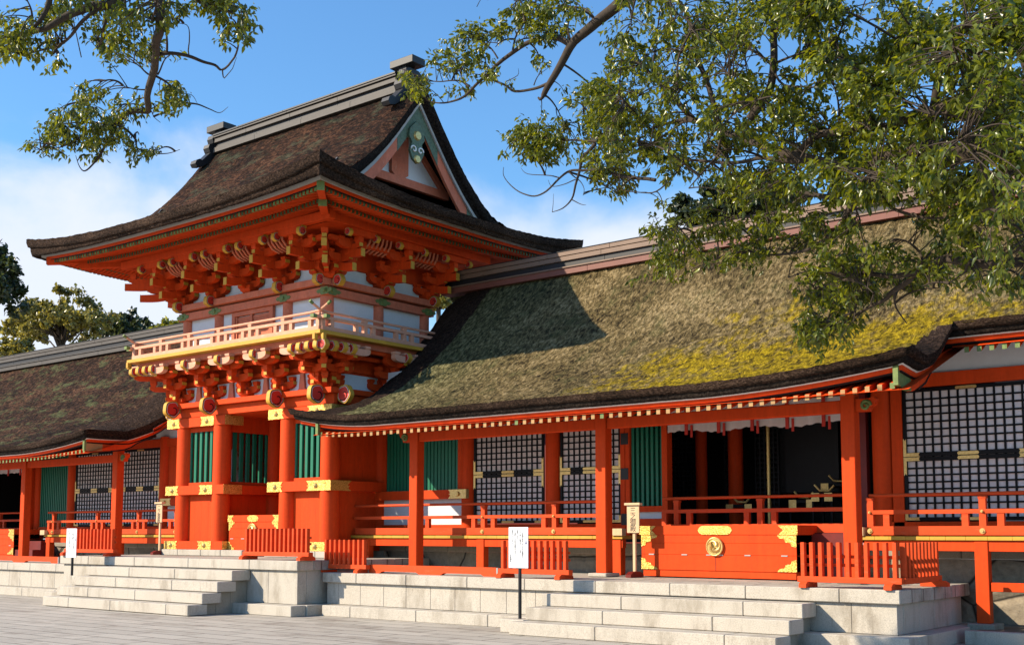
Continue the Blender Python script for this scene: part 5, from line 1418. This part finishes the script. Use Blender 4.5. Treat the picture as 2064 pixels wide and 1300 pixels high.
# ------------------------------------------------------------------ trees
nprng = np.random.default_rng(11)
def leaf_mesh(name, P, D, Nn, L, Wd, mat, parent, curl=.18):
    """P base points, D directions, Nn normals (unit), L lengths: every leaf is a folded, pointed blade of 6 corners"""
    n = len(P)
    S = np.cross(D, Nn); S /= np.linalg.norm(S, axis=1, keepdims=True) + 1e-9
    Nn = np.cross(S, D)
    L = L[:, None]; W = Wd[:, None]
    fold = .35
    v = np.stack([P, P + D * L * .38 + S * W - Nn * W * -fold, P + D * L * .72 + S * W * .62 - Nn * (L * curl * .4 - W * fold * .6), P + D * L - Nn * L * curl, P + D * L * .72 - S * W * .62 - Nn * (L * curl * .4 - W * fold * .6), P + D * L * .38 - S * W - Nn * W * -fold, P + D * L * .42 - Nn * L * curl * .1, ], axis=1)
    verts = v.reshape(-1, 3)
    base = (np.arange(n) * 7)[:, None]
    quads = np.array([[0, 1, 2, 6], [6, 2, 3, 3], [0, 6, 4, 5], [6, 3, 4, 4]])
    me = bpy.data.meshes.new(name)
    loops = []; starts = []; totals = []
    f1 = np.concatenate([base + np.array([0, 1, 2, 6]), base + np.array([0, 6, 4, 5])]).reshape(-1, 4)
    f2 = np.concatenate([base + np.array([6, 2, 3]), base + np.array([6, 3, 4])]).reshape(-1, 3)
    me.vertices.add(len(verts)); me.vertices.foreach_set('co', (verts - np.array(parent['_o'])).ravel())
    nl = f1.size + f2.size
    me.loops.add(nl); me.loops.foreach_set('vertex_index', np.concatenate([f1.ravel(), f2.ravel()]).astype(np.int32))
    me.polygons.add(len(f1) + len(f2))
    st = np.concatenate([np.arange(len(f1)) * 4, f1.size + np.arange(len(f2)) * 3]).astype(np.int32)
    me.polygons.foreach_set('loop_start', st)
    me.polygons.foreach_set('use_smooth', np.ones(len(f1) + len(f2), dtype=bool))
    me.update(calc_edges=True); me.validate()
    me.materials.append(M[mat])
    o = bpy.data.objects.new(name, me); C.objects.link(o); o.parent = parent; o['_o'] = parent['_o']
    return o
def unit(a): return a / (np.linalg.norm(a, axis=-1, keepdims=True) + 1e-9)
def in_poly(x, y, poly):
    c = False; j = len(poly) - 1
    for i in range(len(poly)):
        xi, yi = poly[i]; xj, yj = poly[j]
        if (yi > y) != (yj > y) and x < (xj - xi) * (y - yi) / (yj - yi) + xi: c = not c
        j = i
    return c

def big_tree(label, trunk, branches, depth, areas, leaf_len, extra=(), loc=None):
    """a near tree reaching into view: limbs follow the photo, each at its own real distance"""
    t = thing('camphor_tree', label, 'tree', loc)
    wood = MB(); samples = []
    for pts, r0, r1 in branches:
        P = [at(px, py, depth(px, py) + (dd[0] if dd else 0)) for px, py, *dd in pts]
        # resample smoothly with a little waver
        Q = []
        for i in range(len(P) - 1):
            p0, p1, p2, p3 = P[max(i - 1, 0)], P[i], P[i + 1], P[min(i + 2, len(P) - 1)]
            for k in range(4):
                u = k / 4
                Q.append(.5 * ((2 * p1) + (p2 - p0) * u + (2 * p0 - 5 * p1 + 4 * p2 - p3) * u * u + (3 * p1 - p0 - 3 * p2 + p3) * u ** 3))
        Q.append(P[-1])
        n = len(Q)
        Q = [q + Vector((nz(q.x * 3, q.y * 3, q.z * 3), nz(q.x * 3 + 9, q.y * 3, q.z * 3), nz(q.x * 3, q.y * 3 + 9, q.z * 3))) * .02 for q in Q]
        wood.tube(Q, [lerp(r0, r1, i / (n - 1)) for i in range(n)], 8)
        samples += [np.array(q) for q in Q]
    limbs = wood.build('limbs', 'bark', t, fix=False)
    tr = MB(); tr.tube(trunk[0], trunk[1], 14); tr.build('trunk', 'bark', t, fix=False)
    twig = MB()
    S = np.array(samples)
    P_, D_, N_, L_ = [], [], [], []
    def curve(b, c, sag, k=6):
        m = (b + c) / 2 + Vector((rng.uniform(-1, 1), rng.uniform(-1, 1), rng.uniform(-.3, 1))) * (c - b).length * .16 + Vector((0, 0, sag))
        return [b * (1 - u) ** 2 + m * 2 * u * (1 - u) + c * u * u for u in [q / k for q in range(k + 1)]]
    def cluster(c, scale=1.0, nl=None):
        nonlocal S
        a = np.array(c); dd = np.linalg.norm(S - a, axis=1); i = int(np.argmin(dd + nprng.random(len(S)) * .25))
        b = Vector(S[i])
        if (c - b).length > 1.6: b = c + (b - c).normalized() * 1.2
        cv = curve(b, c, .05); twig.tube(cv, [lerp(.007, .0028, q / 6) for q in range(7)], 4, 0, False)
        n = nl or rng.randint(11, 19)
        ax = (cv[-1] - cv[-3]).normalized()
        for k in range(n):
            u = rng.random() ** .7
            q = cv[3] * (1 - u) + cv[-1] * u if u < .5 else cv[-2] * (1 - u) + cv[-1] * u
            q = q + Vector((rng.gauss(0, 1), rng.gauss(0, 1), rng.gauss(0, .8))) * .035 * scale
            d = ax * rng.uniform(.2, .9) + Vector((rng.gauss(0, .75), rng.gauss(0, .75), rng.gauss(-.55, .5)))
            d.normalize()
            nn = Vector((rng.gauss(0, .6), rng.gauss(0, .6), rng.uniform(.2, 1.2)))
            P_.append(q); D_.append(d); N_.append(nn.normalized()); L_.append(leaf_len * rng.uniform(.6, 1.2))
    for poly, nsec, ncl, spread in areas:
        xs = [p[0] for p in poly]; ys = [p[1] for p in poly]
        def pick():
            while True:
                x = rng.uniform(min(xs), max(xs)); y = rng.uniform(min(ys), max(ys))
                if in_poly(x, y, poly) and not any((x - hx) ** 2 + (y - hy) ** 2 < hr * hr and rng.random() < hp_ for hx, hy, hr, hp_ in HOLES): return x, y
        for k in range(nsec):
            x, y = pick(); c = at(x, y, depth(x, y) + rng.uniform(-spread, spread))
            a = np.array(c); i = int(np.argmin(np.linalg.norm(S - a, axis=1) + nprng.random(len(S)) * .5)); b = Vector(S[i])
            cv = curve(b, c, .06, 10); twig.tube(cv, [lerp(.014, .005, q / 10) for q in range(11)], 5, 0, False)
            S = np.vstack([S, np.array([np.array(q) for q in cv[3:]])])
        # leaves gather in sprays: choose spray centres, then clusters around each
        nspray = max(1, ncl // 7)
        for k in range(nspray):
            x, y = pick(); dz = rng.uniform(-spread, spread)
            for q in range(7):
                xx = x + rng.gauss(0, 19); yy = y + rng.gauss(0, 15)
                if not in_poly(xx, yy, poly) and rng.random() < .75: continue
                cluster(at(xx, yy, depth(xx, yy) + dz + rng.gauss(0, .15)))
    for c in extra: cluster(Vector(c), 2.0, 18)
    twig.build('twigs', 'bark', t, fix=False)
    L = np.array(L_)
    leaf_mesh('crown', np.array([tuple(q) for q in P_]), unit(np.array([tuple(q) for q in D_])), unit(np.array([tuple(q) for q in N_])), L, L * nprng.uniform(.19, .27, len(L)), 'camphor_leaf', t)
    return t, len(P_)

HOLES = [(1570, 105, 60, .93), (1735, 60, 48, .9), (1880, 160, 30, .9), (1690, 215, 30, .8), (1345, 405, 30, .9), (1480, 300, 22, .6), (1960, 250, 25, .6), (1530, 220, 25, .5), (1300, 340, 20, .6), (1640, 150, 30, .6), (1790, 395, 25, .5), (1205, 90, 26, .7), (1185, 130, 40, .9),
         (180, 45, 25, .7), (110, 25, 16, .5), (60, 30, 22, .6), (400, 85, 40, .8), (345, 45, 18, .4), (250, 110, 22, .5), (130, 240, 14, .5), (200, 205, 20, .4), (440, 60, 22, .5)]
def depthR(px, py): return lerp(14.6, 8.6, cl01((px - 850) / 1214)) + (1.2 * cl01((py - 380) / 250) if px > 1250 else 0)
brR = [
 ([(1330, -40), (1252, 5), (1203, 46), (1157, 84), (1133, 127), (1106, 174), (1096, 195)], .075, .030),
 ([(1096, 195), (1090, 200), (1086, 196)], .022, .012), ([(1149, 90), (1127, 79), (1100, 79), (1065, 87), (1032, 106), (997, 136), (970, 163), (937, 195), (910, 207), (880, 210), (861, 203)], .038, .006),
 ([(947, 176), (932, 165), (910, 163), (886, 164), (859, 163), (840, 155)], .013, .004), ([(1103, 170), (1076, 179), (1038, 186), (1019, 171), (992, 160)], .020, .012),
 ([(1019, 165), (1042, 152), (1043, 138)], .006, .002), ([(1076, 172), (1085, 150), (1105, 135)], .008, .002), ([(1003, 118), (985, 95), (962, 80), (940, 78)], .012, .003), ([(1150, 84), (1145, 55), (1152, 30)], .014, .004), ([(1200, 40), (1180, 20), (1140, 15), (1105, 22)], .022, .005), ([(1032, 106), (1040, 70), (1060, 45)], .014, .004),
 ([(2300, 300), (2075, 308), (1960, 305), (1860, 300), (1780, 320), (1735, 336), (1690, 333), (1618, 315), (1545, 298), (1450, 262), (1400, 243), (1354, 245), (1311, 261)], .085, .010),
 ([(1780, 320), (1792, 258), (1656, 271), (1607, 306), (1575, 312)], .045, .03), ([(1792, 258), (1850, 230), (1990, 200), (2120, 150)], .05, .05),
 ([(1960, 310), (1900, 330), (1814, 353), (1765, 373), (1717, 387), (1669, 397), (1625, 390), (1590, 378), (1540, 372), (1490, 376)], .05, .008),
 ([(2150, 520), (1988, 530), (1901, 523), (1862, 547), (1794, 556), (1736, 552), (1683, 549), (1635, 547), (1590, 560)], .045, .005),
 ([(1727, 390), (1727, 404), (1707, 431), (1698, 455), (1654, 489), (1601, 510), (1548, 513), (1500, 505)], .035, .005),
 ([(1852, 552), (1804, 585), (1785, 605), (1746, 619), (1698, 653), (1654, 682), (1630, 690)], .030, .004), ([(1804, 590), (1808, 620), (1830, 650)], .014, .004), ([(1736, 552), (1725, 600), (1712, 640)], .012, .004),
 ([(1700, 330), (1620, 325), (1539, 318), (1482, 328), (1387, 324), (1333, 316), (1292, 294)], .03, .006), ([(1381, 326), (1360, 354), (1322, 387), (1292, 389), (1251, 381)], .012, .004),
 ([(1200, 290), (1175, 321), (1170, 343), (1159, 375), (1151, 402), (1135, 421), (1113, 428)], .022, .004), ([(1320, 365), (1238, 351), (1213, 344), (1175, 343), (1148, 344), (1126, 359), (1102, 386), (1078, 396), (1053, 390), (1029, 373), (1015, 354), (1014, 337)], .020, .003),
 ([(1146, 344), (1158, 356), (1170, 366), (1176, 380), (1173, 393)], .009, .002), ([(1126, 357), (1108, 353), (1063, 351), (1050, 340)], .008, .002), ([(1151, 403), (1168, 410), (1180, 412)], .007, .002), ([(1113, 428), (1115, 410), (1116, 392)], .004, .0015), ([(1160, 362), (1135, 372), (1112, 376), (1104, 362)], .007, .002),
 ([(1510, 240), (1542, 195), (1553, 174), (1558, 130), (1560, 71), (1561, 41), (1565, -20)], .045, .03), ([(1560, 71), (1585, 40), (1612, 14), (1640, -10)], .022, .015), ([(1553, 130), (1530, 110), (1500, 95)], .018, .006), ([(1560, 130), (1600, 112), (1640, 100)], .016, .005), ([(1555, 140), (1580, 170), (1640, 175)], .016, .005),
 ([(1311, 261), (1270, 225), (1225, 215), (1175, 230)], .02, .005), ([(1400, 243), (1340, 180), (1290, 130), (1240, 95)], .035, .008), ([(1450, 262), (1430, 180), (1400, 90), (1380, 10)], .035, .02), ([(1290, 280), (1200, 285), (1120, 285), (1060, 300)], .02, .004),
 ([(1447, 259), (1387, 244), (1340, 270), (1280, 310)], .02, .006), ([(1860, 300), (1880, 220), (1900, 120), (1950, 40)], .05, .02), ([(1990, 200), (1940, 130), (1860, 90), (1790, 90)], .03, .006), ([(2120, 150), (2040, 90), (1990, 20)], .05, .02), ([(1765, 373), (1800, 420), (1880, 440), (1980, 430)], .02, .006), ([(1625, 390), (1560, 430), (1480, 440), (1400, 470), (1340, 490)], .018, .004),
]
polyMain = [(1225, 115), (1185, 150), (1150, 190), (1122, 250), (1130, 300), (1180, 330), (1200, 392), (1262, 402), (1310, 352), (1340, 385), (1420, 385), (1480, 430), (1600, 405), (1700, 420), (1860, 430), (2090, 470), (2090, -20), (1250, -20)]
polyTuft = [(1018, 275), (1060, 242), (1110, 232), (1140, 300), (1120, 332), (1060, 318), (1025, 297)]
polyA2 = [(800, 140), (850, 120), (880, 90), (930, 60), (1000, 40), (1030, 5), (1050, -10), (1225, -10), (1200, 40), (1150, 70), (1110, 75), (1105, 135), (1080, 130), (1060, 105), (1020, 130), (1005, 165), (960, 165), (955, 215), (900, 185), (860, 210), (830, 185)]
polyLow = [(1300, 515), (1310, 430), (1345, 400), (1480, 430), (1600, 410), (1700, 425), (1860, 435), (2090, 475), (2090, 600), (1960, 570), (1850, 590), (1800, 600), (1745, 650), (1660, 715), (1608, 690), (1625, 620), (1560, 575), (1500, 560), (1440, 575), (1385, 545), (1350, 560)]
polyTip = [(1600, 590), (1700, 560), (1790, 585), (1745, 655), (1650, 720), (1605, 690)]
rngx = random.Random(5)
extraR = []  # unseen crown sprays outside the view, added for shade and roof dapple
for k in range(240):
    px = rngx.uniform(1250, 2700); py = rngx.uniform(-750, -30); extraR.append(at(px, py, rngx.uniform(8.5, 15)))
for k in range(280):
    extraR.append(Vector((rngx.uniform(-12, -3), rngx.uniform(9, 16), rngx.uniform(10, 14))))
for k in range(60):
    extraR.append(at(rngx.uniform(2110, 2600), rngx.uniform(-30, 560), rngx.uniform(8, 11)))
tb = at(2520, 1400, 8.3); tb.z = 0
trunkR = ([tb, tb + Vector((.05, 0, 1.5)), at(2480, 500, 8.4), at(2300, 300, 8.6), at(2120, 150, 9.0), at(2000, -200, 10), at(1900, -600, 11)], [.42, .36, .32, .25, .2, .14, .05])
tR, nR = big_tree('large glossy-leaved tree whose boughs hang over the mossy roof at the upper right', trunkR, brR, depthR,
    [(polyMain, 110, 2300, 1.2), (polyTuft, 8, 110, .3), (polyA2, 14, 230, .35), (polyLow, 60, 480, .8), (polyTip, 10, 75, .4)], .078, extraR, tuple(tb))
def depthL(px, py): return 10.5 + 3.2 * cl01((py - 60) / 200)
brL = [
 ([(300, -260), (330, -120), (322, -30), (321, 16), (320, 49), (316, 87), (313, 119), (307, 152), (298, 184), (298, 217), (296, 224), (266, 225), (247, 236), (236, 250)], .055, .028),
 ([(233, 255), (217, 288), (201, 315), (187, 330), (170, 345), (160, 336), (153, 312)], .020, .003), ([(233, 248), (201, 247), (163, 246), (122, 250), (87, 250)], .016, .003), ([(239, 252), (255, 263), (271, 282), (277, 301), (304, 309), (339, 309), (361, 301)], .018, .003), ([(195, 254), (174, 266), (146, 285), (119, 296), (90, 301), (66, 302)], .012, .003),
 ([(320, 110), (342, 107), (374, 113), (407, 127), (434, 133), (448, 141), (472, 117), (482, 84), (480, 60), (470, 45)], .022, .004), ([(448, 141), (452, 161), (467, 138), (476, 118)], .008, .002), ([(378, 110), (382, 75), (375, 50), (345, 48)], .007, .002), ([(318, 150), (330, 125), (340, 112)], .010, .005),
 ([(315, 155), (336, 168), (353, 190), (353, 206)], .014, .005), ([(372, 206), (353, 206)], .008, .008), ([(372, 206), (399, 209), (423, 220), (442, 227), (458, 217)], .012, .002), ([(353, 188), (385, 190), (398, 208)], .006, .002),
 ([(330, -120), (239, 0), (190, 11), (152, 27), (119, 41), (90, 57), (49, 71), (16, 72), (-30, 74)], .055, .010), ([(120, -60), (103, 0), (90, 30), (65, 60), (41, 76), (20, 90)], .035, .006), ([(195, 14), (168, 43), (146, 71), (122, 92), (81, 104), (40, 112)], .022, .004), ([(231, 5), (212, 41), (206, 65), (200, 95)], .025, .006), ([(250, -20), (256, 30), (262, 90)], .014, .004), ([(330, -60), (400, 0), (460, 20), (490, 40)], .03, .006), ([(270, -30), (285, 25), (305, 40)], .015, .005), ([(298, 180), (270, 178), (250, 172)], .01, .003), ([(298, 150), (275, 130), (245, 120)], .01, .003), ([(300, 215), (312, 235), (325, 248)], .006, .003),
]
P1 = [(-20, -20), (330, -20), (330, 90), (300, 130), (262, 150), (230, 128), (190, 108), (150, 85), (120, 112), (75, 130), (30, 112), (-20, 120)]
P2 = [(330, -20), (478, -20), (512, 42), (500, 82), (470, 108), (440, 100), (400, 60), (370, 52), (340, 62), (328, 90)]
P3 = [(180, 160), (240, 155), (292, 190), (292, 222), (245, 250), (232, 300), (210, 325), (178, 330), (150, 300), (118, 312), (60, 312), (60, 280), (95, 262), (105, 215), (150, 190)]
P4 = [(300, 140), (352, 150), (378, 190), (362, 230), (340, 268), (320, 264), (348, 220), (302, 215)]
P5 = [(250, 262), (290, 268), (300, 300), (362, 295), (362, 325), (310, 320), (280, 325), (240, 290)]
P6 = [(95, 105), (130, 105), (128, 145), (108, 148)]
P7 = [(320, 0), (345, 0), (340, 95), (315, 95)]
tbl = at(-620, 1400, 8.5); tbl.z = 0
extraL = [at(rngx.uniform(-500, 500), rngx.uniform(-500, -40), rngx.uniform(8.5, 12.5)) for k in range(110)]
trunkL = ([tbl, tbl + Vector((0, .05, 2)), at(-560, 300, 8.7), at(-380, -150, 9.2), at(0, -330, 10), at(300, -260, 10.4), at(480, -420, 11)], [.38, .33, .28, .22, .14, .09, .04])
tL, nL = big_tree('glossy-leaved branch of a tree hanging into the upper left sky', trunkL, brL, depthL,
    [(P1, 20, 190, .6), (P2, 8, 84, .4), (P3, 14, 165, .35), (P4, 5, 42, .25), (P5, 4, 24, .25), (P6, 2, 12, .2), (P7, 2, 20, .2)], .074, extraL, tuple(tbl))

# trees standing behind the halls
def far_tree(name, label, px, py, dist, rx, ry, n, mat, leaf, seed, airy=.5, group='trees behind the halls'):
    r_ = np.random.default_rng(seed); rr = random.Random(seed)
    c = at(px, py, dist); mpp = dist / FPX
    base = Vector((c.x, c.y, 0)); RX = rx * mpp; RZ = ry * mpp
    t = thing(name, label, 'tree', tuple(base), group)
    tk = MB(); tk.tube([base, base + Vector((.1, 0, c.z * .45)), Vector((c.x, c.y, c.z - RZ * .5)), Vector((c.x + .1 * RX, c.y, c.z + RZ * .4))], [.35, .26, .16, .04], 8)
    lobes = []
    for k in range(130):
        d = unit(r_.normal(size=3)) ; d[2] = abs(d[2]) * 1.0 - .35
        p = np.array(c) + d * np.array([RX, RX * .8, RZ]) * r_.uniform(.25, 1.12); lobes.append((p, r_.uniform(.07, .19)))
        b0 = Vector((c.x, c.y, c.z - RZ * rr.uniform(.1, .8))); pv = Vector(p)
        
        if k % 3 == 0: tk.tube([b0, (b0 + pv) / 2 + Vector((0, 0, .1 * RZ)), pv], [.07, .04, .012], 5, 0, False)
    tk.build('trunk', 'bark', t, fix=False)
    P = []; Nn = []
    per = n // len(lobes)
    for p, r in lobes:
        q = unit(r_.normal(size=(per, 3))) * (r_.uniform(0, 1, size=(per, 1)) ** airy) * np.array([RX, RX * .8, RZ * .8]) * r
        q[:, 2] *= .75
        P.append(p + q); Nn.append(unit(q + r_.normal(size=q.shape) * .25 * np.linalg.norm(q, axis=1, keepdims=True) + np.array([0, 0, .1])))
    P = np.concatenate(P); Nn = np.concatenate(Nn)
    D = unit(r_.normal(size=P.shape) + np.array([0, 0, -.3]))
    L = leaf * r_.uniform(.6, 1.3, len(P))
    leaf_mesh('crown', P, D, Nn, L, L * .34, mat, t)
    return t
far_tree('evergreen_tree', 'tall dark evergreen tree at the left edge, above the left roof', -38, 575, 60, 92, 150, 9000, 'dark_leaf', .30, 1, .5)
far_tree('broadleaf_tree', 'large airy olive-green tree rising behind the left roof', 128, 648, 66, 122, 92, 9000, 'olive_leaf', .25, 2, .8)
far_tree('broadleaf_tree', 'olive-green tree overlapping the left side of the large airy olive tree', 55, 665, 70, 62, 72, 5000, 'olive_leaf', .25, 9, .8)
far_tree('evergreen_tree', 'dark evergreen tree between the olive tree and the gate', 258, 668, 72, 72, 58, 8000, 'dark_leaf', .27, 3, .5)
far_tree('broadleaf_tree', 'bright yellow-green tree just left of the gate balcony', 345, 676, 62, 58, 42, 5000, 'bright_leaf', .24, 4, .5)
far_tree('broadleaf_tree', 'low bright bush-like tree peeping over the left ridge below the olive tree', 190, 706, 64, 60, 28, 3500, 'bright_leaf', .22, 6, .5)
far_tree('broadleaf_tree', 'small olive tree beside the tall dark evergreen at the left edge', 30, 712, 62, 58, 46, 3500, 'olive_leaf', .22, 8, .6)
far_tree('evergreen_tree', 'broad dark evergreen tree behind the ridge of the right hall', 1490, 425, 52, 170, 88, 16000, 'dark_leaf', .26, 5, .5)
far_tree('broadleaf_tree', 'distant tree seen through the gap beside the gate balcony', 884, 612, 80, 34, 22, 2500, 'olive_leaf', .26, 7, .5)

# a hall far behind, glimpsed between the gate and the right roof
bh = thing('rear_hall', 'brown-roofed hall far behind, glimpsed between gate balcony and right roof', 'hall', (-28, 37, 0))
mb = MB(); mb.box(-42, -20, 35.2, 40.8, 0, 6.2); mb.build('wall', 'dark_red', bh)
mb = MB(); mb.grid(60, 14, lambda i, j: (lerp(-44, -18, i / 59), lerp(34, 38, j / 13), 5.9 + 2.6 * (j / 13) ** 1.35 + .03 * nz(i, j, 4))); mb.grid(2, 2, lambda i, j: ((-44, -18)[i], (38, 42)[j], (8.5, 5.9)[j])); mb.build('bark_roof', 'thatch_brown', bh, fix=False)
for hw, z0, z1, mt in ((.35, 8.45, 8.75, 'ridge_copper'), (.22, 8.752, 8.95, 'ridge_dark'), (.32, 8.952, 9.2, 'ridge_copper')):
    mb = MB(); mb.box(-43, -18.5, 38 - hw, 38 + hw, z0, z1, 0, .01); mb.build('ridge_course', mt, bh)
